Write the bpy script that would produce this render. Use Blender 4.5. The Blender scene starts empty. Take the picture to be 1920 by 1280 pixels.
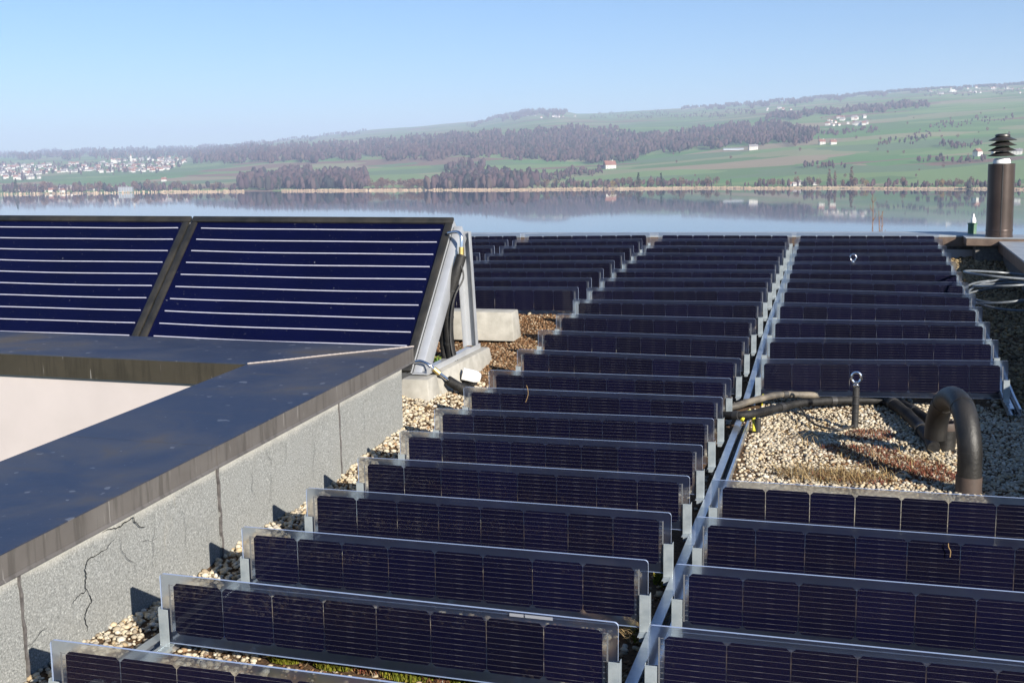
import bpy, bmesh, math, random
import numpy as np
from mathutils import Vector, Matrix
random.seed(7); rng = np.random.default_rng(7)
S = bpy.context.scene
COL = S.collection

# ------------------------------------------------------------------ camera
F_PX, YAW, PITCH, ROLL, CAM_H = 2160.7, .2833, .154, -.0092, 1.2528
def cam_axes():
    f0 = Vector((-math.sin(YAW), math.cos(YAW), 0)); r0 = Vector((math.cos(YAW), math.sin(YAW), 0)); u0 = Vector((0, 0, 1))
    fw = f0*math.cos(PITCH) - u0*math.sin(PITCH); up = u0*math.cos(PITCH) + f0*math.sin(PITCH)
    return r0*math.cos(ROLL) + up*math.sin(ROLL), up*math.cos(ROLL) - r0*math.sin(ROLL), fw
RX, UP, FW = cam_axes()
cd = bpy.data.cameras.new('camera'); cam = bpy.data.objects.new('camera', cd); COL.objects.link(cam)
cd.sensor_width = 36; cd.lens = F_PX/1920*36; cd.clip_start = .05; cd.clip_end = 40000
m = Matrix((RX, UP, -FW)).transposed().to_4x4(); m.translation = (0, 0, CAM_H); cam.matrix_world = m
S.camera = cam

# ------------------------------------------------------------------ light
SUN_EL, SUN_AZ = math.radians(23), math.atan2(.745, -.667)      # azimuth from +Y towards +X
w = bpy.data.worlds.new('World'); S.world = w; w.use_nodes = True
nt = w.node_tree; bg = nt.nodes['Background']
sky = nt.nodes.new('ShaderNodeTexSky'); sky.sky_type = 'NISHITA'; sky.sun_disc = False
sky.sun_elevation = SUN_EL; sky.sun_rotation = SUN_AZ; sky.altitude = 400; sky.air_density = 1.0; sky.dust_density = .1; sky.ozone_density = 4.2
tint = nt.nodes.new('ShaderNodeMix'); tint.data_type = 'RGBA'; tint.blend_type = 'MULTIPLY'; tint.inputs[0].default_value = 1; tint.inputs[7].default_value = (.90, 1.07, 1.25, 1)
nt.links.new(sky.outputs[0], tint.inputs[6]); nt.links.new(tint.outputs[2], bg.inputs[0]); bg.inputs[1].default_value = .053
sl = bpy.data.lights.new('sun', 'SUN'); sl.energy = 5.0; sl.angle = math.radians(.5); sl.color = (1, .93, .82)
so = bpy.data.objects.new('sun', sl); COL.objects.link(so)
sd = Vector((math.cos(SUN_EL)*math.sin(SUN_AZ), math.cos(SUN_EL)*math.cos(SUN_AZ), math.sin(SUN_EL)))
so.rotation_euler = (-sd).to_track_quat('-Z', 'Y').to_euler(); so.location = (20, -20, 30)
S.view_settings.view_transform = 'Standard'; S.view_settings.look = 'None'; S.view_settings.gamma = 1
S.view_settings.exposure = 0.97; S.view_settings.use_curve_mapping = False
cy = S.cycles
cy.use_denoising = True; cy.max_bounces = 7; cy.diffuse_bounces = 3; cy.glossy_bounces = 4; cy.transmission_bounces = 4
cy.transparent_max_bounces = 40; cy.volume_bounces = 1; cy.caustics_reflective = False; cy.caustics_refractive = False
cy.sample_clamp_indirect = 6

# ------------------------------------------------------------------ helpers
def tag(o, label=None, cat=None, group=None, kind=None):
    for k, v in (('label', label), ('category', cat), ('group', group), ('kind', kind)):
        if v: o[k] = v
    return o
def empty(name, loc=(0, 0, 0), rz=0):
    o = bpy.data.objects.new(name, None); COL.objects.link(o); o.location = loc; o.rotation_euler.z = rz
    o.empty_display_size = .1; return o
class MB:
    def __init__(s): s.v = []; s.f = []; s.mi = []
    def add(s, v, f, mi=0):
        n = len(s.v); s.v += [tuple(p) for p in v]; s.f += [tuple(i+n for i in q) for q in f]; s.mi += [mi]*len(f); return s
    def box(s, a, b, mi=0):
        (x0, y0, z0), (x1, y1, z1) = a, b
        return s.add([(x0,y0,z0),(x1,y0,z0),(x1,y1,z0),(x0,y1,z0),(x0,y0,z1),(x1,y0,z1),(x1,y1,z1),(x0,y1,z1)],
                     [(0,3,2,1),(4,5,6,7),(0,1,5,4),(1,2,6,5),(2,3,7,6),(3,0,4,7)], mi)
    def hexa(s, b4, t4, mi=0):
        return s.add(list(b4)+list(t4), [(0,3,2,1),(4,5,6,7),(0,1,5,4),(1,2,6,5),(2,3,7,6),(3,0,4,7)], mi)
    def loft(s, rings, closed=True, caps=True, mi=0):
        n = len(rings[0]); v = [p for r in rings for p in r]; f = []
        for i in range(len(rings)-1):
            for j in range(n if closed else n-1):
                a, b = i*n+j, i*n+(j+1) % n; f.append((a, b, b+n, a+n))
        if caps: f += [tuple(range(n))[::-1], tuple((len(rings)-1)*n+j for j in range(n))]
        return s.add(v, f, mi)
    def tube(s, pts, rad, n=10, caps=True, mi=0):
        P = [Vector(p) for p in pts]; R = rad if hasattr(rad, '__len__') else [rad]*len(P); rings = []; ref = None
        for i, p in enumerate(P):
            t = (P[min(i+1, len(P)-1)] - P[max(i-1, 0)]).normalized()
            if ref is None: ref = t.cross(Vector((0, 0, 1)) if abs(t.z) < .9 else Vector((1, 0, 0))).normalized()
            ref = (ref - t*ref.dot(t)).normalized(); b = t.cross(ref)
            rings.append([p + (ref*math.cos(k*2*math.pi/n) + b*math.sin(k*2*math.pi/n))*R[i] for k in range(n)])
        return s.loft(rings, True, caps, mi)
    def lathe(s, c, prof, n=24, mi=0, caps=True):
        return s.loft([[(c[0]+r*math.cos(k*2*math.pi/n), c[1]+r*math.sin(k*2*math.pi/n), c[2]+z) for k in range(n)] for r, z in prof], True, caps, mi)
    def mesh(s, name, mats, smooth=False, bevel=0):
        me = bpy.data.meshes.new(name); me.from_pydata(s.v, [], s.f)
        for mm in (mats if isinstance(mats, (list, tuple)) else [mats]): me.materials.append(mm)
        me.polygons.foreach_set('material_index', s.mi)
        bm = bmesh.new(); bm.from_mesh(me); bmesh.ops.recalc_face_normals(bm, faces=bm.faces)
        if bevel: bmesh.ops.bevel(bm, geom=[e for e in bm.edges if e.calc_face_angle(0) > .6], offset=bevel, segments=2, profile=.5, affect='EDGES', clamp_overlap=True)
        bm.to_mesh(me); bm.free()
        if smooth:
            me.polygons.foreach_set('use_smooth', [True]*len(me.polygons)); me.set_sharp_from_angle(angle=math.radians(40))
        return me
    def build(s, name, mats, parent=None, smooth=False, bevel=0, loc=None):
        return put(name, s.mesh(name, mats, smooth, bevel), parent, loc)
def put(name, me, parent=None, loc=None):
    o = bpy.data.objects.new(name, me); COL.objects.link(o); o.parent = parent
    if loc is not None: o.location = loc
    return o
def smoothpath(pts, n=8):
    P = [Vector(p) for p in pts]; out = []
    for i in range(len(P)-1):
        a, b, c, d = P[max(i-1, 0)], P[i], P[i+1], P[min(i+2, len(P)-1)]
        for k in range(n):
            t = k/n; out.append(.5*((2*b)+(c-a)*t+(2*a-5*b+4*c-d)*t*t+(3*b-a-3*c+d)*t**3))
    return out + [P[-1]]
def lerp(xs, ys, x): return float(np.interp(x, xs, ys))

# ------------------------------------------------------------------ materials
class NM:
    def __init__(s, name):
        s.m = bpy.data.materials.new(name); s.m.use_nodes = True; s.t = s.m.node_tree; s.p = s.t.nodes['Principled BSDF']; s.out = s.t.nodes['Material Output']
    def n(s, typ, **kw):
        o = s.t.nodes.new(typ)
        for k, v in kw.items(): setattr(o, k, v)
        return o
    def l(s, a, b): s.t.links.new(a, b)
    def coord(s, which='Object'): return s.n('ShaderNodeTexCoord').outputs[which]
    def noise(s, scale, detail=4, rough=.55, vec=None, dist=0):
        o = s.n('ShaderNodeTexNoise'); o.inputs['Scale'].default_value = scale; o.inputs['Detail'].default_value = detail
        o.inputs['Roughness'].default_value = rough; o.inputs['Distortion'].default_value = dist
        s.l(vec if vec is not None else s.coord(), o.inputs['Vector']); return o.outputs[0]
    def scale(s, vec, sc):
        o = s.n('ShaderNodeMapping'); o.inputs['Scale'].default_value = sc; s.l(vec, o.inputs['Vector']); return o.outputs[0]
    def ramp(s, fac, stops, interp='LINEAR'):
        o = s.n('ShaderNodeValToRGB'); e = o.color_ramp.elements; o.color_ramp.interpolation = interp
        while len(e) < len(stops): e.new(.5)
        for el, (p, c) in zip(e, stops):
            el.position = p; el.color = (*c, 1) if len(c) == 3 else c
        s.l(fac, o.inputs[0]); return o.outputs[0]
    def mix(s, fac, a, b, typ='MIX'):
        o = s.n('ShaderNodeMix', data_type='RGBA', blend_type=typ)
        for idx, val in ((0, fac), (6, a), (7, b)):
            if hasattr(val, 'links'): s.l(val, o.inputs[idx])
            else: o.inputs[idx].default_value = val if idx == 0 else (*val, 1)
        return o.outputs[2]
    def math(s, op, a, b=None, c=None):
        o = s.n('ShaderNodeMath', operation=op)
        for i, val in enumerate((a, b, c)):
            if val is None: continue
            if hasattr(val, 'links'): s.l(val, o.inputs[i])
            else: o.inputs[i].default_value = val
        return o.outputs[0]
    def bump(s, h, strength, dist=.01):
        o = s.n('ShaderNodeBump'); o.inputs['Strength'].default_value = strength; o.inputs['Distance'].default_value = dist
        s.l(h, o.inputs['Height']); s.l(o.outputs[0], s.p.inputs['Normal'])
    def set(s, col=None, rough=None, metal=None, spec=None, coat=None):
        for k, v in (('Base Color', col), ('Roughness', rough), ('Metallic', metal), ('Specular IOR Level', spec), ('Coat Weight', coat)):
            if v is None: continue
            if hasattr(v, 'links'): s.l(v, s.p.inputs[k])
            else: s.p.inputs[k].default_value = (*v, 1) if k == 'Base Color' else v
        return s
def simple(name, c1, c2=None, scale=20, rough=.7, metal=0, bump=0, bscale=None, spec=.5, lo=.35, hi=.65, bdist=.01):
    M = NM(name); M.set(rough=rough, metal=metal, spec=spec)
    if c2 is None: M.set(col=c1)
    else: M.set(col=M.ramp(M.noise(scale, 6, .6), [(lo, c1), (hi, c2)]))
    if bump: M.bump(M.noise(bscale or scale*3, 5, .65), bump, bdist)
    return M.m

def make_cell_mat():
    M = NM('solar_cell'); xyz = M.n('ShaderNodeSeparateXYZ'); M.l(M.coord(), xyz.inputs[0])
    p = .166/10
    fr = M.math('ABSOLUTE', M.math('SUBTRACT', M.math('FRACT', M.math('ADD', M.math('DIVIDE', xyz.outputs[2], p), .0)), .5))
    d = M.math('MULTIPLY', fr, p)
    ax = M.math('ABSOLUTE', xyz.outputs[0])
    pad = M.math('LESS_THAN', ax, .012)
    wid = M.math('ADD', .00032, M.math('MULTIPLY', pad, .0003))
    line = M.math('LESS_THAN', d, wid)
    oi = M.n('ShaderNodeObjectInfo')
    blue = M.ramp(oi.outputs['Random'], [(0, (.0022, .0023, .011)), (.5, (.0024, .0025, .014)), (1, (.0028, .0030, .019))])
    nz = M.noise(9, 3); blue = M.mix(M.math('MULTIPLY', nz, .4), blue, (.004, .0038, .012))
    M.set(col=M.mix(line, blue, (.105, .10, .108)), rough=.3, spec=.12)
    return M.m
def make_glass():
    M = NM('panel_glass'); t = M.t; t.nodes.remove(M.p)
    tr = M.n('ShaderNodeBsdfTransparent'); tr.inputs[0].default_value = (.93, .95, .96, 1)
    df = M.n('ShaderNodeBsdfDiffuse'); df.inputs[0].default_value = (.5, .5, .55, 1)
    gl = M.n('ShaderNodeBsdfGlossy'); gl.inputs['Roughness'].default_value = .03
    dust = M.math('MULTIPLY', M.math('POWER', M.noise(11, 6, .7), 3), .014)
    a = M.n('ShaderNodeMixShader'); M.l(dust, a.inputs[0]); M.l(tr.outputs[0], a.inputs[1]); M.l(df.outputs[0], a.inputs[2])
    fr = M.n('ShaderNodeFresnel'); fr.inputs[0].default_value = 1.33
    b = M.n('ShaderNodeMixShader'); M.l(fr.outputs[0], b.inputs[0]); M.l(a.outputs[0], b.inputs[1]); M.l(gl.outputs[0], b.inputs[2])
    M.l(b.outputs[0], M.out.inputs[0]); return M.m
def make_interlayer():                                           # frosted film between the panes, seen around the cells
    M = NM('frosted_interlayer'); M.t.nodes.remove(M.p)
    tr = M.n('ShaderNodeBsdfTransparent'); tr.inputs[0].default_value = (.80, .84, .88, 1)
    rf = M.n('ShaderNodeBsdfRefraction'); rf.inputs['Roughness'].default_value = .42; rf.inputs['IOR'].default_value = 1.12; rf.inputs[0].default_value = (.82, .85, .90, 1)
    df = M.n('ShaderNodeBsdfDiffuse'); df.inputs[0].default_value = (.24, .32, .62, 1)
    tl = M.n('ShaderNodeBsdfTranslucent'); tl.inputs[0].default_value = (.5, .5, .55, 1)
    def mx(f, x, y):
        o = M.n('ShaderNodeMixShader'); M.l(x.outputs[0], o.inputs[1]); M.l(y.outputs[0], o.inputs[2])
        if hasattr(f, 'links'): M.l(f, o.inputs[0])
        else: o.inputs[0].default_value = f
        return o
    milk = M.math('MULTIPLY_ADD', M.noise(4, 3), .11, .005)
    o = mx(milk, mx(.70, tr, rf), mx(.4, df, tl)); M.l(o.outputs[0], M.out.inputs[0]); return M.m
def make_edge():
    M = NM('glass_edge'); M.set(col=(.35, .42, .58), rough=.25, spec=.6); return M.m
def make_pebble():
    M = NM('pebbles'); g = M.n('ShaderNodeNewGeometry')
    c = M.ramp(g.outputs['Random Per Island'], [(0, (.48, .40, .27)), (.15, (.59, .52, .39)), (.30, (.35, .30, .22)), (.45, (.66, .60, .48)), (.58, (.49, .36, .19)), (.68, (.23, .20, .16)), (.80, (.54, .47, .34)), (.90, (.69, .65, .56)), (.96, (.15, .13, .11)), (1, (.34, .20, .10))])
    n = M.noise(60, 4); M.set(col=M.mix(M.math('MULTIPLY', n, .45), c, (.25, .20, .14)), rough=.75, spec=.3); M.bump(M.noise(150, 3), .25, .003); return M.m
def island_mat(name, stops, rough=.9, mixcol=None, k=.4, sc=.2):
    M = NM(name); g = M.n('ShaderNodeNewGeometry'); c = M.ramp(g.outputs['Random Per Island'], stops)
    if mixcol: c = M.mix(M.math('MULTIPLY', M.noise(sc, 4), k), c, mixcol)
    M.set(col=c, rough=rough, spec=.1); return M.m
def make_coping():
    M = NM('weathered_metal'); co = M.coord()
    big = M.noise(1.3, 5, .6, dist=.6); st = M.noise(1, 6, .7, vec=M.scale(co, (2.2, 14, 3)))
    c = M.ramp(big, [(.30, (.034, .046, .085)), (.46, (.055, .068, .11)), (.58, (.095, .10, .125)), (.70, (.15, .125, .095))])  # blue tones carry the sky's reflection in the base colour; brown end is weathering
    c = M.mix(M.ramp(st, [(.55, (0, 0, 0)), (.75, (.5, .5, .5))]), c, (.13, .105, .08))
    spot = M.ramp(M.noise(16, 2, .4), [(.70, (0, 0, 0)), (.715, (1, 1, 1))])
    fine = M.ramp(M.noise(55, 3, .6), [(.70, (0, 0, 0)), (.73, (.7, .7, .7))])
    c = M.mix(M.math('MULTIPLY', spot, .35), c, (.45, .46, .48)); c = M.mix(M.math('MULTIPLY', fine, .5), c, (.40, .41, .43))
    M.set(col=c, metal=.55, rough=M.math('MULTIPLY_ADD', big, .35, .28)); M.bump(M.noise(5, 4), .12, .02); return M.m
def make_fascia(name, a, b, k):
    M = NM(name); co = M.coord(); st = M.noise(1, 5, .7, vec=M.scale(co, (26, 26, 2.0))); bl = M.noise(3.5, 4, .6)
    c = M.mix(M.ramp(bl, [(.35, (0, 0, 0)), (.7, (1, 1, 1))]), a, b)
    c = M.mix(M.math('MULTIPLY', M.ramp(st, [(.50, (0, 0, 0)), (.62, (1, 1, 1))]), .55), c, k)
    c = M.mix(M.math('MULTIPLY', M.ramp(M.noise(1, 2, .5, vec=M.scale(co, (60, 60, 5))), [(.70, (0, 0, 0)), (.74, (1, 1, 1))]), .4), c, (.42, .40, .38))
    M.set(col=c, metal=.2, rough=.55); return M.m
def make_membrane():
    M = NM('bitumen_membrane'); co = M.coord()
    gr = M.noise(150, 3, .85); mid = M.noise(7, 5, .6)
    c = M.ramp(gr, [(.33, (.115, .120, .117)), (.49, (.235, .242, .235)), (.59, (.30, .308, .298)), (.69, (.52, .53, .51))])
    c = M.mix(M.math('MULTIPLY', M.ramp(mid, [(.4, (0, 0, 0)), (.75, (1, 1, 1))]), .35), c, (.22, .22, .205))
    xyz = M.n('ShaderNodeSeparateXYZ'); M.l(co, xyz.inputs[0])
    rusty = M.noise(1, 4, .6, vec=M.scale(co, (3, 5, 2)))
    up = M.math('SUBTRACT', xyz.outputs[2], M.math('MULTIPLY_ADD', xyz.outputs[1], .0262, -.06))        # height towards the coping
    band = M.math('MULTIPLY', M.ramp(M.math('ADD', up, M.math('MULTIPLY', M.noise(9, 4), .05)), [(.055, (0, 0, 0)), (.10, (1, 1, 1))]), .55)
    c = M.mix(band, c, (.66, .63, .56))
    M.set(col=M.mix(M.math('MULTIPLY', M.ramp(rusty, [(.66, (0, 0, 0)), (.8, (1, 1, 1))]), .35), c, (.50, .40, .25)), rough=.95, spec=.2)
    M.bump(gr, .5, .003); return M.m
def make_ground():
    M = NM('roof_substrate'); n = M.noise(3.5, 6, .65); f = M.noise(90, 4, .7)
    c = M.ramp(f, [(.3, (.035, .022, .014)), (.5, (.11, .065, .035)), (.7, (.24, .15, .085))])
    c = M.mix(M.ramp(n, [(.45, (0, 0, 0)), (.65, (.5, .5, .5))]), c, (.18, .12, .07))
    M.set(col=c, rough=.95, spec=.2); M.bump(f, .9, .02); return M.m
def make_absorber():
    M = NM('absorber_blue'); c = M.ramp(M.noise(1.2, 4, .6), [(.35, (.0009, .0014, .016)), (.65, (.0014, .0021, .024))])
    spk = M.ramp(M.noise(70, 2, .5), [(.735, (0, 0, 0)), (.76, (1, 1, 1))]); c = M.mix(M.math('MULTIPLY', spk, .35), c, (.35, .36, .40))
    M.set(col=c, rough=.4, spec=.15, coat=.25); M.p.inputs['Coat Roughness'].default_value = .06; return M.m
def make_terrain():
    M = NM('farmland'); co = M.coord(); mp = M.n('ShaderNodeMapping'); mp.inputs['Rotation'].default_value = (0, 0, .28); mp.inputs['Scale'].default_value = (1/260, 1/120, 0); M.l(co, mp.inputs['Vector'])
    wp = M.n('ShaderNodeVectorMath', operation='ADD'); M.l(mp.outputs[0], wp.inputs[0])
    nz = M.n('ShaderNodeTexNoise'); nz.inputs['Scale'].default_value = 1.6; M.l(mp.outputs[0], nz.inputs['Vector'])
    sc = M.n('ShaderNodeVectorMath', operation='SCALE'); M.l(nz.outputs[1], sc.inputs[0]); sc.inputs['Scale'].default_value = .55; M.l(sc.outputs[0], wp.inputs[1])
    vo = M.n('ShaderNodeTexVoronoi'); vo.inputs['Scale'].default_value = 1; M.l(wp.outputs[0], vo.inputs['Vector'])
    sp = M.n('ShaderNodeSeparateColor'); M.l(vo.outputs['Color'], sp.inputs[0])
    c = M.ramp(sp.outputs[0], [(0, (.12, .22, .09)), (.16, (.19, .29, .12)), (.32, (.14, .22, .12)), (.46, (.26, .28, .16)), (.56, (.12, .25, .09)), (.66, (.32, .26, .18)), (.75, (.18, .28, .11)), (.82, (.23, .15, .125)), (.89, (.29, .29, .17)), (.95, (.15, .26, .10))], 'CONSTANT')
    c = M.mix(M.math('MULTIPLY', M.noise(.012, 5), .35), c, (.18, .19, .10))
    M.set(col=c, rough=1, spec=0); return M.m
def make_water():
    M = NM('lake_water'); co = M.coord(); M.set(col=(.012, .045, .09), rough=.03, spec=.5); M.p.inputs['IOR'].default_value = 1.33; M.p.inputs['Specular Tint'].default_value = (.64, .81, 1.0, 1)
    M.bump(M.noise(1, 3, .5, vec=M.scale(co, (.05, .11, 1))), .0022, 1.0); return M.m

MT = dict(
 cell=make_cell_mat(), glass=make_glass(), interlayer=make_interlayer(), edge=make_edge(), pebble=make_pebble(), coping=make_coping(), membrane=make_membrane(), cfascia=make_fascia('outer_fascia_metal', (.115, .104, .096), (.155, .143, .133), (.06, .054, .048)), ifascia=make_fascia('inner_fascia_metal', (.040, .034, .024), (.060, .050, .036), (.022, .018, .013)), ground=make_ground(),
 terrain=make_terrain(), water=make_water(),
 galv=simple('galvanised_steel', (0.306, 0.357, 0.391), (0.425, 0.476, 0.5015), 25, .36, .4, .05, 60),
 railsteel=simple('rail_steel', (.50, .56, .62), (.66, .70, .74), 18, .28, .85, .04, 50),
 alu=simple('aluminium', (0.476, 0.493, 0.5185), (0.561, 0.578, 0.6035), 6, .38, .45, .03, 40),
 ribbon=simple('solder_ribbon', (.30, .30, .31), None, rough=.45, metal=.6),
 concrete=simple('concrete', (0.3024, 0.2898, 0.2562), (0.42, 0.4032, 0.3612), 9, .92, 0, .35, 120, .2, bdist=.004),
 render=simple('white_render', (0.4505, 0.408, 0.3978), (0.4845, 0.4377, 0.4275), 3, .95, 0, .08, 200, .1, bdist=.003),
 crack=simple('crack_shadow', (.03, .03, .028), None, rough=1, spec=0),
 seam=simple('bitumen_seam', (.06, .055, .055), (.13, .12, .115), 60, .8),
 bead=simple('weld_bead', (0.289, 0.255, 0.238), (0.425, 0.374, 0.3485), 120, .6, .2, .4, 300),
 rubber=simple('black_rubber', (.020, .020, .021), (.040, .038, .037), 12, .5, 0, .2, 40),
 foam=simple('pipe_insulation', (.007, .007, .0075), (.024, .023, .022), 14, .6, 0, .5, 30, .3),
 tape=simple('silver_dusty_wrap', (.06, .055, .048), (.20, .17, .13), 10, .6, 0, .4, 25),
 pvc=simple('weathered_plastic_pipe', (.007, .007, .007), (.026, .024, .022), 9, .5, 0, .25, 45),
 pipe_brown=simple('brown_pipe_collar', (.055, .042, .036), (.085, .060, .05), 12, .6),
 steel=simple('polished_steel', (.75, .75, .76), None, rough=.16, metal=1),
 brass=simple('brass', (.50, .34, .12), (.60, .44, .18), 40, .35, .9),
 paper=simple('label_paper', (.22, .23, .26), None, rough=.6),
 white=simple('white_plastic', (.80, .80, .79), None, rough=.4),
 yellow=simple('yellow_green_cable', (.60, .55, .04), None, rough=.5),
 absorber=make_absorber(),
 tube=simple('absorber_tube_glint', (.44, .44, .54), (.52, .52, .61), 30, .5, .1),  # pale colour holds the reflections running along the raised absorber ridges
 blackframe=simple('black_rubber_frame', (.014, .014, .013), (.034, .031, .026), 8, .42, 0, .2, 60),
 flue=simple('brown_flue_metal', (.050, .036, .032), (.075, .054, .048), 4, .38, .35, .04, 20),
 cowl=simple('dark_cowl_metal', (.05, .045, .045), (.09, .085, .085), 12, .45, .5),
 fascia=simple('brown_fascia', (.10, .070, .055), (.16, .115, .09), 10, .5, .3),
 greypar=simple('grey_coping', (.30, .33, .36), (.42, .45, .47), 5, .5, .3, .05, 30),
 darkwall=simple('dark_upstand', (.09, .085, .08), (.16, .15, .14), 30, .9),
 green=simple('green_paint', (.06, .15, .10), (.13, .21, .13), 12, .6),
 conduit=simple('grey_conduit', (0.12, 0.135, 0.15), (0.17, 0.185, 0.2), 30, .4, .1),
 bark=simple('twig_bark', (.16, .09, .06), (.26, .16, .11), 30, .9),
 reed=simple('dry_reed', (0.357, 0.255, 0.1615), (0.493, 0.374, 0.255), .05, 1),
 moss=island_mat('moss', [(0, (.10, .12, .015)), (.4, (.17, .17, .02)), (.7, (.07, .09, .012)), (1, (.24, .19, .04))]),
 sedum=island_mat('red_sedum', [(0, (.15, .045, .03)), (.3, (.24, .075, .055)), (.55, (.10, .04, .022)), (.8, (.19, .11, .05)), (1, (.30, .13, .09))]),
 straw=island_mat('dry_grass', [(0, (0.324, 0.225, 0.099)), (.4, (0.432, 0.324, 0.162)), (.7, (0.225, 0.126, 0.054)), (1, (0.495, 0.405, 0.243))]),
 weed=island_mat('green_weed', [(0, (.07, .14, .02)), (.6, (.12, .21, .04)), (1, (.18, .22, .06))]),
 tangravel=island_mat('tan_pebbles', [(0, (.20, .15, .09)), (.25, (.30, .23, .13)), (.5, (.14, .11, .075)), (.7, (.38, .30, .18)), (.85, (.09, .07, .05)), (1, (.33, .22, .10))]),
 crumb=island_mat('brown_granules', [(0, (0.0765, 0.0382, 0.017)), (.35, (0.1445, 0.0765, 0.0382)), (.6, (0.221, 0.1275, 0.068)), (.85, (0.289, 0.204, 0.1275)), (1, (0.3825, 0.3145, 0.221))]),
 forest=island_mat('winter_forest', [(0, (.060, .038, .042)), (.25, (.085, .055, .056)), (.5, (.115, .075, .070)), (.66, (.085, .062, .052)), (.76, (.022, .036, .028)), (.92, (.016, .028, .022)), (1, (.145, .10, .075))], .95, (.055, .038, .045), .6, .02),
 bare=island_mat('bare_crown', [(0, (.11, .065, .05)), (.5, (.15, .095, .07)), (1, (.20, .13, .09))]),
 conifer=island_mat('conifer_crown', [(0, (.018, .035, .022)), (.6, (.028, .05, .03)), (1, (.045, .07, .035))]),
 willow=island_mat('yellow_crown', [(0, (.22, .15, .05)), (.6, (.30, .20, .07)), (1, (.36, .27, .12))]),
 housewall=simple('house_wall', (0.527, 0.493, 0.425), (0.646, 0.6205, 0.578), .1, .9),
 houseroof=simple('house_roof', (.20, .085, .06), (.30, .15, .11), .1, .9),
 greyroof=simple('grey_roof', (.20, .18, .18), (.28, .26, .26), .1, .9),
)

# ------------------------------------------------------------------ roof levels
# (y, centre x, z of top left, z of top right) of the 21 panel rows of the long column
ROWS = [(2.462,-1.293,.005,.003),(2.968,-1.285,.012,.005),(3.474,-1.286,.002,.007),(3.979,-1.287,0,.009),(4.485,-1.287,-.002,.009),(4.991,-1.296,-.003,.013),(5.497,-1.303,0,.021),(6.003,-1.313,.016,.027),(6.509,-1.32,.024,.034),(7.12,-1.321,.054,.046),(7.626,-1.315,.105,.104),(8.132,-1.311,.155,.161),(8.638,-1.302,.203,.218),(9.143,-1.303,.241,.267),(9.649,-1.301,.270,.292),(10.155,-1.299,.302,.317),(10.661,-1.297,.334,.348),(11.167,-1.295,.368,.381),(11.673,-1.288,.405,.410),(12.179,-1.288,.437,.451),(12.685,-1.282,.472,.480)]
PY = [0]+[r[0] for r in ROWS]+[14]; PZ = [.004]+[(r[2]+r[3])/2 for r in ROWS]+[.54]
def ztop(y): return lerp(PY, PZ, y)
def smooth(a, b, x): t = min(1, max(0, (x-a)/(b-a))); return t*t*(3-2*t)
def gz(x, y):
    z = ztop(y) - .285
    z += .10*smooth(-2.0, -2.4, x)*smooth(4.6, 6.2, y)*(1-smooth(7, 8.5, y)) + .028*smooth(-2.02, -2.22, x)
    return z + .012*math.sin(3.1*x+1.7*y) + .010*math.sin(5.3*y-2.2*x)
PW, PH = 1.435, .225

# ------------------------------------------------------------------ setting: roof, lake, terrain
XW = -2.30                                                       # outer face of the courtyard parapet
def grid_mesh(name, xs, ys, fz, mat, skip=None):
    mb = MB(); nx = len(xs); mb.v = [(x, y, fz(x, y)) for y in ys for x in xs]
    for j in range(len(ys)-1):
        for i in range(nx-1):
            if skip and skip((xs[i]+xs[i+1])/2, (ys[j]+ys[j+1])/2): continue
            a = j*nx+i; mb.f.append((a, a+1, a+1+nx, a+nx)); mb.mi.append(0)
    me = mb.mesh(name, mat, True); return put(name, me)
xs = sorted(set([round(v, 3) for v in np.arange(-9, 1.95, .15)]+[-2.32])); ys = list(np.arange(.6, 13.2, .15))
tag(grid_mesh('roof_substrate', xs, ys, gz, MT['ground'], lambda x, y: x < -2.32 and y < 5.75), kind='structure')
b = MB()
b.box((-9, 13.0, -12), (1.9, 13.4, .30)); b.box((-2.9, .4, -12), (1.9, 13.0, -.75)); b.box((-9, 5.85, -12), (-2.9, 13.0, -.75)); b.box((-9, .4, -12), (-2.9, 5.85, -3.2))
o = b.build('building_body', MT['render']); tag(o, 'building block below the flat roof, under the gravel and panels', 'building')
tag(MB().box((-9, .4, -3.2), (-2.95, 5.25, -3.15)).build('courtyard_floor', MT['concrete']), kind='structure')

# far land, surveyed from the roof: bearing, elevation and distance; the roof itself falls slightly to one side of level
HZ0, HZ1, LAKE_H = 324.6, -.0264, 46.0
EYE = Vector((0, 0, CAM_H))
def hz(px): return HZ0+HZ1*px
def sray(px, y): return (RX*((px-960)/F_PX) + FW - UP*((y-640)/F_PX)).normalized()
LUP = sray(1900, hz(1900)).cross(sray(20, hz(20))).normalized()          # plumb line of the lake
LAX = (RX - LUP*RX.dot(LUP)).normalized(); LFW = LUP.cross(LAX)
LQ = Matrix((LAX, LFW, LUP)).transposed().to_4x4(); LQ.translation = EYE - LUP*LAKE_H    # lake frame: x right, y away, z up from the water
def bearing(px): return sray(px, hz(px))
SHX = [-900, 0, 300, 700, 1000, 1300, 1900, 2900]; SHY = [362, 361, 358, 356, 355, 351, 347, 343]
def shore(px): return LAKE_H*F_PX/(lerp(SHX, SHY, px)-hz(px))
CX = [-900, 0, 200, 350, 500, 700, 900, 985, 1045, 1085, 1150, 1300, 1500, 1700, 1920, 2900]
KM = [1, 1.12, 1.3, 1.55, 1.9, 2.4, 3.2, 4.8]
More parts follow.
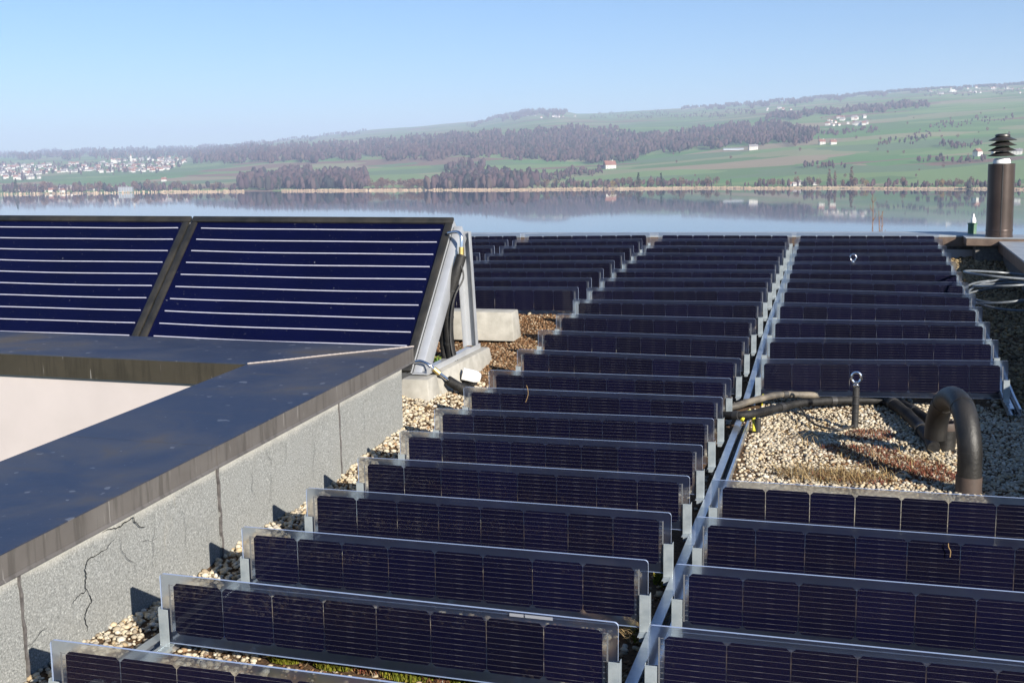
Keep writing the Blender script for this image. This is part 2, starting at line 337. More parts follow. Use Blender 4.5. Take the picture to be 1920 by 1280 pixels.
KY = {-900:[0,352,341,331,320,312,306,300],0:[0,351,338,327,314,303,297,292],200:[0,350,336,322,308,298,289,282],350:[0,349,333,318,306,296,287,279],500:[0,347,330,308,292,279,274,268],
 700:[0,346,327,303,287,270,258,246],900:[0,346,325,300,275,253,243,229],985:[0,346,325,303,277,249,232,211],1045:[0,346,325,304,277,247,226,208],1085:[0,346,324,303,276,246,226,216],1150:[0,345,322,302,275,246,228,214],1300:[0,342,316,290,265,243,222,206],
 1500:[0,340,308,280,253,228,208,192],1700:[0,338,305,275,248,222,199,180],1920:[0,337,302,272,245,218,192,172],2900:[0,337,300,270,243,217,190,172]}
HT = np.array([[.6]+[LAKE_H+(hz(x)-KY[x][k])*KM[k]*shore(x)/F_PX for k in range(1, 8)] for x in CX])
def theight(px, D):
    k = D/shore(px)
    if k > 4.8: return float(np.interp(px, CX, HT[:, 7]) - (D-4.8*shore(px))*.06)
    if k < 1: return .6 - (1-k)*300
    return float(np.interp(k, KM, [np.interp(px, CX, HT[:, j]) for j in range(8)]))
def tpoint(px, D): return EYE + bearing(px)*D + LUP*(theight(px, D)-LAKE_H)
def sight(px, y):                                                # distance of the ground met along a sight line
    cols = np.array([np.interp(px, CX, HT[:, k]) for k in range(8)]); k = np.linspace(1.004, 4.79, 420); D = k*shore(px)
    hit = np.nonzero(hz(px) - (np.interp(k, KM, cols)-LAKE_H)*F_PX/D <= y)[0]
    return float(D[hit[0]]) if len(hit) else float(D[-1])
pxs = list(np.linspace(-900, 2900, 300)); ms = [.9, .985, 1, 1.012]+list(np.arange(1.03, 4.8, .035))+[4.8, 4.9, 5.2]
mb = MB(); n = len(pxs)
for m_ in ms:
    for px in pxs:
        D = m_*shore(px); p = tpoint(px, D)
        if 1.1 < m_: p += LUP*(3.0*math.sin(p.x/150+1)*math.sin(p.y/190) + 1.6*math.sin(p.x/67)*math.sin(p.y/83+2))*min(1, (m_-1.1)*4)
        mb.v.append(tuple(p))
for j in range(len(ms)-1):
    for i in range(n-1): a = j*n+i; mb.f.append((a, a+1, a+1+n, a+n)); mb.mi.append(0)
tag(put('hills', mb.mesh('hills', MT['terrain'], True)), kind='structure')
R = 14000
o = MB().add([(-R, 300, 0), (R, 300, 0), (R, R, 0), (-R, R, 0)], [(0, 1, 2, 3)]).build('lake', MT['water']); o.matrix_world = LQ; tag(o, kind='structure')
o = MB().add([(-R, -R, 30), (R, -R, 30), (R, 60, 30), (-R, 60, 30), (R, 330, -1), (-R, 330, -1)], [(0, 1, 2, 3), (3, 2, 4, 5)]).build('near_ground', MT['terrain']); o.matrix_world = LQ; tag(o, kind='structure')

# ------------------------------------------------------------------ forests, shore trees, houses
def inside(poly, x, y):
    c = False; j = len(poly)-1
    for i in range(len(poly)):
        (xi, yi), (xj, yj) = poly[i], poly[j]
        if (yi > y) != (yj > y) and x < (xj-xi)*(y-yi)/(yj-yi)+xi: c = not c
        j = i
    return c
def ico(sub):
    bm = bmesh.new(); bmesh.ops.create_icosphere(bm, subdivisions=sub, radius=1); bm.verts.ensure_lookup_table()
    v = np.array([q.co[:] for q in bm.verts]); f = np.array([[q.index for q in t.verts] for t in bm.faces]); bm.free(); return v, f
IV1, IF1 = ico(1); IV2, IF2 = ico(2)
def stuff_mesh(name, verts, faces, mat, smooth=True, parent=None):
    me = bpy.data.meshes.new(name); V = np.concatenate(verts).astype(np.float32); off = 0; L = []
    for v, f in zip(verts, faces): L.append(f+off); off += len(v)
    Fc = np.concatenate(L).astype(np.int32); k = Fc.shape[1]
    me.vertices.add(len(V)); me.vertices.foreach_set('co', V.ravel()); me.loops.add(Fc.size); me.loops.foreach_set('vertex_index', Fc.ravel())
    me.polygons.add(len(Fc)); me.polygons.foreach_set('loop_start', np.arange(0, Fc.size, k, dtype=np.int32)); me.polygons.foreach_set('loop_total', np.full(len(Fc), k, np.int32))
    me.update(); me.validate(); me.materials.append(mat)
    if smooth: me.polygons.foreach_set('use_smooth', [True]*len(me.polygons))
    return put(name, me, parent)
FOR = {
 'wooded_slope': ([(360,308),(480,305),(600,303),(700,297),(780,302),(900,295),(1000,302),(1160,304),(1235,287),(1335,277),(1440,270),(1530,270),(1535,252),(1500,242),(1440,234),(1340,242),(1270,252),(1240,260),(1130,245),(1085,242),(960,252),(880,255),(770,260),(650,272),(480,279),(400,286),(360,291)], 9000, 'brown and green winter woodland belt across the middle of the far slope'),
 'upper_wood': ([(1430,229),(1470,227),(1560,219),(1680,213),(1745,205),(1740,199),(1700,202),(1600,210),(1500,217),(1430,222)], 1500, 'narrow dark wood strip high on the right-hand green slope'),
 'ridge_wood': ([(1262,210),(1400,205),(1500,199),(1600,190),(1720,180),(2000,170),(2000,163),(1920,167),(1700,176),(1500,191),(1300,205)], 3600, 'long wood running along the right-hand skyline ridge'),
 'knoll_wood': ([(870,241),(900,236),(960,224),(1066,216),(1062,209),(1045,208.5),(985,211.5),(950,217),(900,230)], 1700, 'round wooded knoll on the skyline above the middle of the lake'),
 'left_ridge_wood': ([(-300,303),(0,302),(200,299),(350,297),(480,291),(480,271),(400,276),(200,283),(0,291),(-300,296)], 2600, 'hazy wood covering the low ridge above the left-hand town'),
 'skyline_hedge': ([(470,277),(690,250),(690,245),(600,257),(500,268),(470,271)], 260, 'thin line of trees on the skyline left of the knoll'),
 'lakeside_grove': ([(440,355),(690,353),(675,328),(600,333),(560,325),(500,332),(450,345)], 1000, 'purple-brown bare grove beside the lake, left of the wide shore fields'),
 'shore_thicket': ([(790,356),(1010,353),(1005,338),(960,332),(880,328),(830,338)], 750, 'purple-brown bare thicket standing on the small headland of the far shore'),
 'town_trees': ([(0,335),(60,338),(110,326),(200,325),(260,324),(300,322),(345,313),(350,297),(300,297),(250,300),(170,307),(100,309),(0,311)], 320, 'dark garden trees scattered between the houses of the left-hand town'),
 'shoreline_trees': ([(1000,354),(1340,350),(1340,343),(1250,341),(1100,346),(1000,347)], 200, 'continuous low belt of bare trees behind the reeds at mid shore'),
 'far_shore_belt': ([(1390,349),(1930,347),(1930,341),(1700,343),(1390,345)], 170, 'broken low belt of bare trees behind the reeds of the right-hand shore'),
 'left_shore_belt': ([(0,360),(440,356),(440,351),(200,352),(0,352)], 260, 'hazy belt of bare trees along the left-hand far shore'),
 'hillside_hedges': ([(1100,216),(1260,211),(1262,221),(1400,209),(1430,216),(1300,226),(1110,224)], 500, 'patchy tree rows between houses and fields under the middle skyline'),
 'farm_hedges': ([(1530,252),(1640,244),(1650,250),(1540,258)], 130, 'dark garden trees around the hamlet on the right-hand slope'),
 'slope_copses': ([(1640,268),(1700,262),(1760,236),(1900,222),(1905,230),(1780,245),(1720,272),(1650,274)], 130, 'broken tree rows crossing the green slope left of the flue'),
 'village_trees': ([(1730,192),(1920,184),(1920,178),(1735,184)], 170, 'dark trees around the village below the right-hand skyline'),
 'lower_copse': ([(1000,330),(1120,318),(1135,324),(1040,338),(1005,342)], 200, 'bare copse on the lower fields left of the red-roofed farmhouse'),
 'field_copse': ([(825,322),(910,318),(905,310),(840,313)], 60, 'small bare copse in the fields under the wooded slope'),
 'orchard_hedge': ([(1505,313),(1590,312),(1590,309),(1510,309)], 40, 'short dark hedge row in the field right of the lake centre'),
 'field_hedge': ([(1715,303),(1850,300),(1850,297),(1715,300)], 60, 'long dark hedge in the fields left of the brown flue'),
 'farm_wood': ([(1755,277),(1840,279),(1845,270),(1758,271)], 70, 'grey-green orchard block on the slope left of the flue cowl'),
}
for nm, (poly, cnt, lab) in FOR.items():
    X0, X1 = min(p[0] for p in poly), max(p[0] for p in poly); Y0, Y1 = min(p[1] for p in poly), max(p[1] for p in poly); V = []; Fs = []; k = 0
    while k < cnt:
        px, py = random.uniform(X0, X1), random.uniform(Y0, Y1)
        jx, jy = 9*math.sin(px*.11+py*.3)+5*math.sin(px*.31), 2.6*math.sin(px*.083)+1.8*math.sin(px*.23+1)+1.2*math.sin(px*.61)
        if not inside(poly, px+jx, py+jy) or (math.sin(px*.17+py*.21)+math.sin(px*.071-py*.33) > 1.45): continue
        k += 1; D = sight(px, py)+random.uniform(-15, 15); c = tpoint(px, D); ts = shore(px)/1700
        con = random.random() < (.25 if nm == 'wooded_slope' else .6 if nm == 'knoll_wood' else .1)
        h = ts*random.uniform(13, 20)*(.55 if nm in ('orchard_hedge', 'field_hedge', 'farm_wood', 'town_trees', 'shoreline_trees', 'far_shore_belt', 'left_shore_belt', 'hillside_hedges', 'farm_hedges', 'slope_copses', 'village_trees', 'lower_copse') else 1); h *= random.choice((.6, .8, 1, 1, 1.15)); r = h*random.uniform(.15, .30)
        v = IV2 if nm in ('lakeside_grove', 'shore_thicket') else IV1; f = IF2 if v is IV2 else IF1
        q = v*(1+rng.uniform(-.28, .28, (len(v), 1)))
        q = q*np.array([r, r, h*.5])
        if con: s = np.clip(.5-q[:, 2:3]/h, .08, 1); q[:, :2] *= s[:, :1]*1.1
        V.append(q+np.array([c.x, c.y, c.z+h*.47])); Fs.append(f)
    o = stuff_mesh(nm, V, Fs, MT['forest'], False); tag(o, lab, 'wood', kind='stuff')
# reeds along the far shore
V = []; Fs = []
for px in np.arange(-100, 2050, 1.1):
    if (455 < px < 525) or random.random() < (.6 if px < 300 else .06): continue
    D = shore(px)-8+6*math.sin(px/40)+random.uniform(-3, 4); c = EYE+bearing(px)*D-LUP*(LAKE_H+.2); h = random.uniform(1.6, 3.4)*D/1540; t = Vector((bearing(px).y, -bearing(px).x, 0))*.75; dd = Vector((bearing(px).x, bearing(px).y, 0))*1.5
    V.append(np.array([c-t, c+t, c+t*.7+dd+Vector((0,0,h)), c-t*.7+dd+Vector((0,0,h*.8))])); Fs.append(np.array([[0,1,2,3]]))
o = stuff_mesh('reeds', V, Fs, MT['reed'], False); tag(o, 'pale beige reed belt along the far shore of the lake', 'reeds', kind='stuff')

def tree_proto(kind):
    V = []; Fs = []; tri = np.array([[0, 1, 2]])
    for k in range(260):
        if kind == 'conifer':
            z = random.random(); r = (1-z)*.23*math.sqrt(random.random()); a = random.uniform(0, 6.283); p = np.array([r*math.cos(a), r*math.sin(a), .06+.94*z]); s = .05
        elif kind == 'poplar':
            z = random.random(); r = .10*math.sin(math.pi*(.1+.85*z))*math.sqrt(random.random()); a = random.uniform(0, 6.283); p = np.array([r*math.cos(a), r*math.sin(a), .1+.9*z]); s = .045
        else:
            d = rng.normal(size=3); d /= np.linalg.norm(d); rr = random.random()**.4; p = np.array([.33*d[0]*rr, .33*d[1]*rr, .6+.4*d[2]*rr]); s = .065
        V.append(p+rng.normal(size=(3, 3))*s*.7); Fs.append(tri)
    return V, Fs
KIND = {'bare': 'bare', 'conifer': 'conifer', 'willow': 'willow', 'poplar': 'bare'}
PROTO = {}
for k in KIND:
    PROTO[k] = []
    for i in range(3 if k == 'bare' else 1):
        V, Fs = tree_proto(k); me = stuff_mesh('crown', V, Fs, MT[KIND[k]], False); cm = me.data; bpy.data.objects.remove(me)
        tm = MB().tube([(0,0,0),(0,0,.3),(.01,0,.7)], [.022,.016,.006], 6).mesh('trunk', MT['bark']); PROTO[k].append((cm, tm))
def tree(kind, px, D, h, label, group=None, name=None):
    c = tpoint(px, D); e = empty(name or {'bare':'bare_tree','conifer':'conifer_tree','willow':'willow_tree','poplar':'poplar_tree'}[kind], c); e.scale = (h,)*3; e.rotation_euler.z = random.uniform(0, 6)
    cm, tm = random.choice(PROTO[kind]); put('trunk', tm, e); put('crown', cm, e); tag(e, label, 'tree', group)
for i in range(130):
    px = random.choice([random.uniform(690, 800), random.uniform(1000, 1340), random.uniform(1000, 1900), random.uniform(1390, 1900), random.uniform(20, 430)])
    tree('bare', px, shore(px)*random.uniform(1.012, 1.06), random.uniform(7, 15)*shore(px)/1540, 'bare purple-brown winter tree on the far shore of the lake', 'bare trees along the far shore')
for px, h in ((1196, 20), (1239, 19), (1062, 13), (945, 15), (520, 17), (1370, 10), (27, 18)):
    tree('conifer', px, shore(px)*1.02, h*shore(px)/1540, 'dark green conifer among the bare trees of the far shore', 'conifers of the far shore')
for px, h in ((1148, 11), (1768, 11), (1625, 10)):
    tree('willow', px, shore(px)*1.012, h*shore(px)/1540, 'yellowish willow at the water edge of the far shore', 'yellowish willows of the far shore')
for px, h in ((1555, 22), (1566, 20), (1597, 25)):
    tree('poplar', px, shore(px)*1.035, h*shore(px)/1540, 'tall slim bare poplar on the far shore left of the twigs', 'tall poplars of the far shore')
for px, y, h in ((870,300,10),(1085,283,12),(1500,285,9),(1660,272,8),(1795,262,9),(1765,262,8),(1650,266,8),(1370,300,9),(1605,264,9),(1490,276,9),(1850,250,9),(1780,230,8),(1700,238,8),(1830,226,8),(1880,214,8)):
    tree('bare', px, sight(px, y), h, 'single bare tree in the green fields of the far slope', 'field trees on the slope')

for k in range(34):
    px = random.uniform(1240, 1900); y = random.uniform(205+.05*(1900-px), 335)
    if any(inside(FOR[q][0], px, y) for q in ('wooded_slope', 'upper_wood', 'ridge_wood')): continue
    tree('bare', px, sight(px, y), random.uniform(4, 8), 'single bare tree in the green fields of the far slope', 'field trees on the slope')
def house_mesh(l, w_, h, rf, roof):
    b = MB(); b.box((-l/2, -w_/2, -2), (l/2, w_/2, h), 0); e = .5
    b.add([(-l/2-e,-w_/2-e,h-.2),(l/2+e,-w_/2-e,h-.2),(l/2+e,w_/2+e,h-.2),(-l/2-e,w_/2+e,h-.2),(-l/2-e,0,h+rf),(l/2+e,0,h+rf)], [(0,1,5,4),(2,3,4,5),(1,2,5),(3,0,4),(0,3,2,1)], 1)
    b.box((l*.2, -.5, h+rf*.3), (l*.2+.9, .4, h+rf+1.0), 0)
    for i in range(3):
        x = -l*.32+i*l*.32
        for z in (h*.25, h*.65): b.box((x-.6, -w_/2-.05, z-.7), (x+.6, -w_/2, z+.7), 2)
    return b.mesh('house', [MT['housewall'], roof, MT['greyroof']])
HM = [house_mesh(10, 9, 5, 4.5, MT['houseroof']), house_mesh(13, 10, 6, 5, MT['houseroof']), house_mesh(11, 9, 6.5, 4, MT['greyroof']), house_mesh(18, 11, 6, 4.5, MT['greyroof'])]
def house(px, D, label, group=None, me=None, sc=1, name='house', rz=None):
    o = put(name, me or random.choice(HM), None, tpoint(px, D)); o.scale = (sc,)*3; o.rotation_euler.z = YAW+random.uniform(-.7, .7) if rz is None else rz
    tag(o, label, 'house', group); return o
TOWN = [(0,335),(60,338),(110,326),(200,325),(260,324),(300,322),(345,313),(350,297),(300,297),(250,300),(170,307),(100,309),(0,311)]
k = 0
while k < 210:
    px, py = random.uniform(0, 352), random.uniform(296, 338)
    if not inside(TOWN, px, py): continue
    k += 1; house(px, sight(px, py), 'small white house of the town on the left-hand far shore', 'houses of the town on the left shore', sc=random.uniform(.75, 1.1))
for (a, b_, y0, y1, cnt, lab, grp) in ((1545,1640,226,240,22,'small house of the hamlet halfway up the right-hand green slope','hamlet on the right-hand slope'),
    (1740,1915,176,187,30,'small house of the village below the right-hand skyline','village below the right-hand skyline'),
    (962,1110,218,224,12,'tiny white house below the wooded knoll on the skyline','houses below the knoll'),
    (1435,1500,208,212,7,'tiny white house in a row under the ridge wood','row of houses under the ridge wood'),
    (5,240,352,358,16,'white lakeside house at the water edge of the left shore','lakeside houses of the left shore'),
    (1470,1530,344,347,7,'small boathouse by the reeds of the right-hand far shore','boathouses of the far shore'),
    (1830,1920,288,291,4,'white farm building on the slope behind the flue','farm buildings behind the flue')):
    for k in range(cnt):
        px = random.uniform(a, b_); house(px, max(shore(px)*1.01, sight(px, random.uniform(y0, y1))), lab, grp, sc=random.uniform(.55, .95)*(.7 if y0 > 340 and px > 400 else 1))
house(1541, sight(1541, 272), 'lone white house at the right end of the wooded slope', me=HM[0], sc=1.15, rz=YAW, name='white_house')
house(1562, sight(1562, 273), 'red-roofed barn right of the lone white house by the wood', me=HM[1], sc=.9, rz=YAW, name='barn')
house(1143, sight(1143, 318), 'large farmhouse with red roof above the middle of the shore', me=HM[1], sc=1.6, rz=YAW+.2, name='farmhouse')
house(1128, sight(1128, 319), 'smaller white annexe left of the red-roofed shore farmhouse', me=HM[0], sc=1.0, rz=YAW-.2, name='farm_annexe')
house(1412, sight(1412, 281), 'white farm on the green field right of the wooded slope', me=HM[3], sc=1.0, rz=YAW, name='white_farm')
o = put('greenhouse', MB().box((-22,-4,0),(22,4,2.5)).add([(-22.3,-4.4,2.51),(22.3,-4.4,2.51),(22.3,0,4.5),(-22.3,0,4.5),(22.3,4.4,2.51),(-22.3,4.4,2.51)],[(0,1,2,3),(3,2,4,5)]).mesh('greenhouse', MT['greypar']), None, tpoint(1375, sight(1375, 282))); o.rotation_euler.z = YAW; tag(o, 'long low pale shed left of the white farm on the field', 'shed')
house(306, sight(306, 340), 'single white house in the green field above the left shore', me=HM[0], sc=1.1, rz=YAW, name='white_house')
for px, y, h, lab in ((247, 305, 34, 'tall white church tower rising from the left-hand town'), (211, 309, 26, 'smaller pointed church tower in the left-hand town'), (1779, 183, 26, 'white church tower of the village below the right skyline')):
    e = empty('church', tpoint(px, sight(px, y)), YAW); b = MB().box((-3,-3,-1),(3,3,h*.7)); b.build('tower', MT['housewall'], e)
    MB().add([(-3.3,-3.3,h*.7+.01),(3.3,-3.3,h*.7+.01),(3.3,3.3,h*.7+.01),(-3.3,3.3,h*.7+.01),(0,0,h)], [(0,1,4),(1,2,4),(2,3,4),(3,0,4),(0,3,2,1)]).build('spire', MT['houseroof'], e)
    MB().box((3.01,-4.5,-1),(20,4.5,8)).add([(3.02,-5,8.01),(20.5,-5,8.01),(20.5,0,13),(3.02,0,13),(20.5,5,8.01),(3.02,5,8.01)],[(0,1,2,3),(3,2,4,5),(1,4,2),(0,3,5)]).build('nave', MT['housewall'], e)
    tag(e, lab, 'church')
e = empty('apartment_block', tpoint(233, shore(233)*1.012), YAW); MB().box((-14,-5,-1),(14,5,10)).build('wall', MT['greypar'], e); MB().box((-14.5,-5.5,10.01),(14.5,5.5,10.6)).build('roof', MT['greyroof'], e)
for i in range(5):
    for z in (1.5, 4.3, 7.1): MB().box((-11.8+i*5.2,-5.1,z),(-9.4+i*5.2,-5.0,z+1.7)).build('window', MT['greyroof'], e)
tag(e, 'pale flat-roofed block on the left shore by the water', 'building')

# ------------------------------------------------------------------ haze
hb = MB().box((-13500, -5000, -1.5), (13500, 13800, 480)).mesh('haze', [])
M = NM('haze_air'); M.t.nodes.remove(M.p); pv = M.n('ShaderNodeVolumePrincipled')
pv.inputs['Color'].default_value = (.66, .76, 1.0, 1); pv.inputs['Density'].default_value = 1.3e-4; pv.inputs['Anisotropy'].default_value = 0.0
M.l(pv.outputs[0], M.out.inputs['Volume']); hb.materials.append(M.m); ho = put('haze', hb); ho.matrix_world = LQ; tag(ho, kind='stuff')

# ------------------------------------------------------------------ courtyard parapet (left foreground)
def cz(y): return .17+.0262*(y-2.6)                              # top of the coping along the long arm
XI, XO, YB0, YB1 = -2.945, -2.272, 5.235, 5.862
wall = empty('courtyard_parapet', (XW, 3, -.3)); tag(wall, 'low courtyard wall of grey granulated bitumen sheets with cracks, beside the panels', 'wall')
wall.matrix_world.translation = (0, 0, 0); wall.location = (0, 0, 0)
WY1 = 5.74
MB().hexa([(-2.88,.4,-3.2),(XW-.012,.4,-3.2),(XW-.012,WY1-.012,-3.2),(-2.88,WY1-.012,-3.2)], [(-2.88,.4,cz(.4)-.05),(XW-.012,.4,cz(.4)-.05),(XW-.012,WY1-.012,cz(WY1)-.05),(-2.88,WY1-.012,cz(WY1)-.05)]).build('core', MT['concrete'], wall)
seams = [.4, 1.58, 2.695, 3.815, 4.922, WY1]
for i in range(5):
    y0, y1 = seams[i]+.003, seams[i+1]-.003; d = .003*(i % 2)
    n = 8; rings = []
    for k in range(n+1):
        y = y0+(y1-y0)*k/n; wv = .004*math.sin(k*1.7+i*2)
        rings.append([(XW-.011, y, -.6), (XW+d+wv, y+.006*math.sin(k), -.6), (XW+d+wv*.6+.004, y, -.1), (XW+d+wv*.3, y, cz(y)-.03), (XW-.011, y, cz(y)-.03)])
    MB().loft(rings).build('membrane_sheet', MT['membrane'], wall, True)
MB().box((-2.89, WY1-.01, -.6), (XW+.002, WY1+.004, cz(WY1)-.04)).build('membrane_sheet', MT['membrane'], wall)
for y0 in seams[1:5]:
    pts = [(XW+.0065, y0+.004*math.sin(j*2.1)+.012*(1-j/12), -.34+(cz(y0)+.25)*j/12) for j in range(13)]
    b = MB()
    for a, c in zip(pts[:-1], pts[1:]): 
        ww = .0045
        b.hexa([(a[0]-.006,a[1]-ww,a[2]),(a[0]+.003,a[1]-ww,a[2]),(a[0]+.003,a[1]+ww,a[2]),(a[0]-.006,a[1]+ww,a[2])], [(c[0]-.006,c[1]-ww,c[2]),(c[0]+.003,c[1]-ww,c[2]),(c[0]+.003,c[1]+ww,c[2]),(c[0]-.006,c[1]+ww,c[2])])
    b.build('sheet_seam', MT['seam'], wall)
CR = [[(3.143,.034),(3.104,.023),(3.056,.016),(3.034,.016),(3.006,.015),(2.992,.007),(2.985,-.013),(2.988,-.032),(2.983,-.051),(2.983,-.078),(2.961,-.082),(2.937,-.084),(2.915,-.097)],
 [(2.983,-.078),(3.0,-.102),(3.008,-.125),(2.991,-.134),(2.97,-.153),(2.966,-.169),(2.974,-.194),(2.977,-.213)],
 [(3.082,.081),(3.124,.077),(3.152,.071),(3.181,.071),(3.217,.075),(3.248,.082),(3.27,.057),(3.292,.031),(3.323,.025)],
 [(3.375,.059),(3.378,.029),(3.37,-.017),(3.355,-.039),(3.358,-.071),(3.351,-.117),(3.36,-.153)],
 [(3.3,-.021),(3.325,-.023),(3.355,-.037),(3.388,-.034)], [(3.17,.044),(3.176,.018),(3.184,-.018),(3.213,-.056),(3.247,-.081),(3.247,-.147)],
 [(2.70,-.15),(2.73,-.145),(2.76,-.13),(2.79,-.125)], [(4.18,.12),(4.20,.06),(4.23,.03),(4.22,-.06),(4.21,-.15)], [(4.05,.03),(4.07,0),(4.06,-.05),(4.09,-.09)], [(4.36,.08),(4.37,.02),(4.35,-.02)], [(5.2,.1),(5.21,-.02),(5.19,-.12)], [(3.55,.02),(3.57,-.05),(3.56,-.13)], [(4.62,.05),(4.64,-.03),(4.61,-.1),(4.63,-.17)]]
for ci, cr in enumerate(CR):
    b = MB(); W0 = .0022 if ci in (0, 1, 2) else .0009; P = []
    for (a, c) in zip(cr[:-1], cr[1:]):
        for t in (0, .33, .66): P.append((a[0]+(c[0]-a[0])*t+random.uniform(-.004, .004), a[1]+(c[1]-a[1])*t+random.uniform(-.004, .004)))
    P.append(cr[-1]); L = len(P)
    for j in range(L-1):
        def q(j):
            w2 = W0*(.35+.65*math.sin(math.pi*(j+.5)/L))*random.uniform(.6, 1.2)
            dy, dz = P[min(j+1, L-1)][0]-P[max(j-1, 0)][0], P[min(j+1, L-1)][1]-P[max(j-1, 0)][1]; n_ = math.hypot(dy, dz) or 1
            return (-dz/n_*w2, dy/n_*w2)
        random.seed(ci*100+j); o1 = q(j); random.seed(ci*100+j+1); o2 = q(j+1); x = XW+.0125
        b.add([(x,P[j][0]+o1[0],P[j][1]+o1[1]),(x,P[j][0]-o1[0],P[j][1]-o1[1]),(x,P[j+1][0]-o2[0],P[j+1][1]-o2[1]),(x,P[j+1][0]+o2[0],P[j+1][1]+o2[1])], [(0,1,2,3)])
    b.build('crack', MT['crack'], wall)
random.seed(11)
tag(MB().box((-9, YB0+.03, -3.15), (-2.885, YB1-.1, .20)).build('courtyard_back_wall', MT['render']), 'smooth pinkish white wall face inside the courtyard under the dark coping', 'wall')
cop = empty('parapet_coping', (0, 0, 0)); tag(cop, 'dark weathered metal coping covering the L-shaped courtyard wall', 'coping')
T = .0035
def sheet_run(y0, y1, last):
    h0, h1 = .074, .074; z0, z1 = cz(y0), cz(y1); b = MB()
    yi1 = YB0 if last else y1
    # top sheet, outer and inner fascia with a drip
    b.hexa([(XI,y0,z0-T),(XO,y0,z0-T),(XO,y1,z1-T),(XI,yi1,cz(yi1)-T)], [(XI,y0,z0),(XO,y0,z0),(XO,y1,z1),(XI,yi1,cz(yi1))])
    o = b.build('coping_sheet', MT['coping'], cop); b = MB()
    b.hexa([(XO-.003,y0,z0-h0),(XO,y0,z0-h0),(XO,y1,z1-h1),(XO-.003,y1,z1-h1)], [(XO-.003,y0,z0-T-.0003),(XO,y0,z0-T-.0003),(XO,y1,z1-T-.0003),(XO-.003,y1,z1-T-.0003)])
    b.hexa([(XO-.003,y0,z0-h0-.006),(XO+.008,y0,z0-h0-.01),(XO+.008,y1,z1-h1-.01),(XO-.003,y1,z1-h1-.006)], [(XO-.003,y0,z0-h0-.0005),(XO+.0005,y0,z0-h0-.0005),(XO+.0005,y1,z1-h1-.0005),(XO-.003,y1,z1-h1-.0005)])
    b.build('outer_fascia', MT['cfascia'], cop); b = MB()
    b.hexa([(XI,y0,z0-.115),(XI+.003,y0,z0-.115),(XI+.003,yi1,cz(yi1)-.115),(XI,yi1,cz(yi1)-.115)], [(XI,y0,z0-T-.0003),(XI+.003,y0,z0-T-.0003),(XI+.003,yi1,cz(yi1)-T-.0003),(XI,yi1,cz(yi1)-T-.0003)])
    b.build('inner_fascia', MT['ifascia'], cop); return o
sheet_run(.4, 1.55, False); sheet_run(1.556, 3.775, False); sheet_run(3.779, YB1, True)
zb = cz(YB1)
for (xa, xb) in ((-9, -5.6), (-5.595, XO)):
    b = MB(); xi = XI if xb == XO else xb; zi = cz(YB0)
    b.hexa([(xa,YB0,zi-T),(xi,YB0,zi-T),(xb,YB1,zb-T),(xa,YB1,zb-T)], [(xa,YB0,zi+.0012),(xi,YB0,zi+.0012),(xb,YB1,zb+.0012),(xa,YB1,zb+.0012)])
    b.build('coping_sheet', MT['coping'], cop)
    MB().box((xa, YB0-.0005, zi-.118), (xi-.004, YB0+.003, zi-T-.0003)).build('inner_fascia', MT['ifascia'], cop)
    MB().box((xa, YB1-.003, zb-.074), (xb-.004, YB1+.0005, zb-T-.0003)).build('outer_fascia', MT['cfascia'], cop)
pts = [Vector((XI+(XO-XI)*t, YB0+(YB1-YB0)*t, cz(YB0+(YB1-YB0)*t)+.003)) + Vector((.006*math.sin(9*t), 0, 0)) for t in [i/60 for i in range(61)]]
MB().tube(pts, [.0042+.0016*(i % 2) for i in range(61)], 6).build('weld_seam', MT['bead'], cop)

# ------------------------------------------------------------------ solar thermal collectors
CA = math.radians(46); CL, CWD, CT = 1.225, 1.95, .10
def make_collector(xr, first):
    e = empty('solar_thermal_collector', (xr, 6.40, .012)); e.rotation_euler = (0, 0, 0)
    def loc(x, s, d): return (x, s*math.cos(CA)+d*math.sin(CA), s*math.sin(CA)-d*math.cos(CA))   # s up the slope, d into the casing
    def slab(b, x0, x1, s0, s1, d0, d1): return b.hexa([loc(x0,s0,d1),loc(x1,s0,d1),loc(x1,s1,d1),loc(x0,s1,d1)], [loc(x0,s0,d0),loc(x1,s0,d0),loc(x1,s1,d0),loc(x0,s1,d0)])
    slab(MB(), -CWD+.004, -.004, .004, CL-.004, .014, CT).build('casing', MT['alu'], e, bevel=.004)
    slab(MB(), -CWD+.03, -.03, .03, CL-.03, .002, .013).build('absorber', MT['absorber'], e)
    b = MB(); fw = .052
    slab(b, -CWD, 0, 0, fw, -.012, .012); slab(b, -CWD, 0, CL-fw, CL, -.012, .012); slab(b, -CWD, -CWD+fw, fw+.0005, CL-fw-.0005, -.012, .012); slab(b, -fw, 0, fw+.0005, CL-fw-.0005, -.012, .012)
    b.build('frame', MT['blackframe'], e, True, .009)
    for i in range(11):
        s = .085+i*.1035; sag = .006
        pts = [loc(-CWD+.10+(CWD-.175)*t, s-sag*4*t*(1-t)+.0015*math.sin(9*t+i), -.001) for t in [k/10 for k in range(11)]]
        MB().tube(pts, .0038, 8).build('absorber_tube_glint', MT['tube'], e, True)
    return e, loc
c1, loc = make_collector(-2.50, True); tag(c1, 'tilted dark blue solar thermal collector, the right one, beside the pipe hose', 'solar collector', 'solar thermal collectors')
c2, _ = make_collector(-2.50-CWD-.012, False); tag(c2, 'tilted dark blue solar thermal collector, the left one, cut by the photo edge', 'solar collector', 'solar thermal collectors')
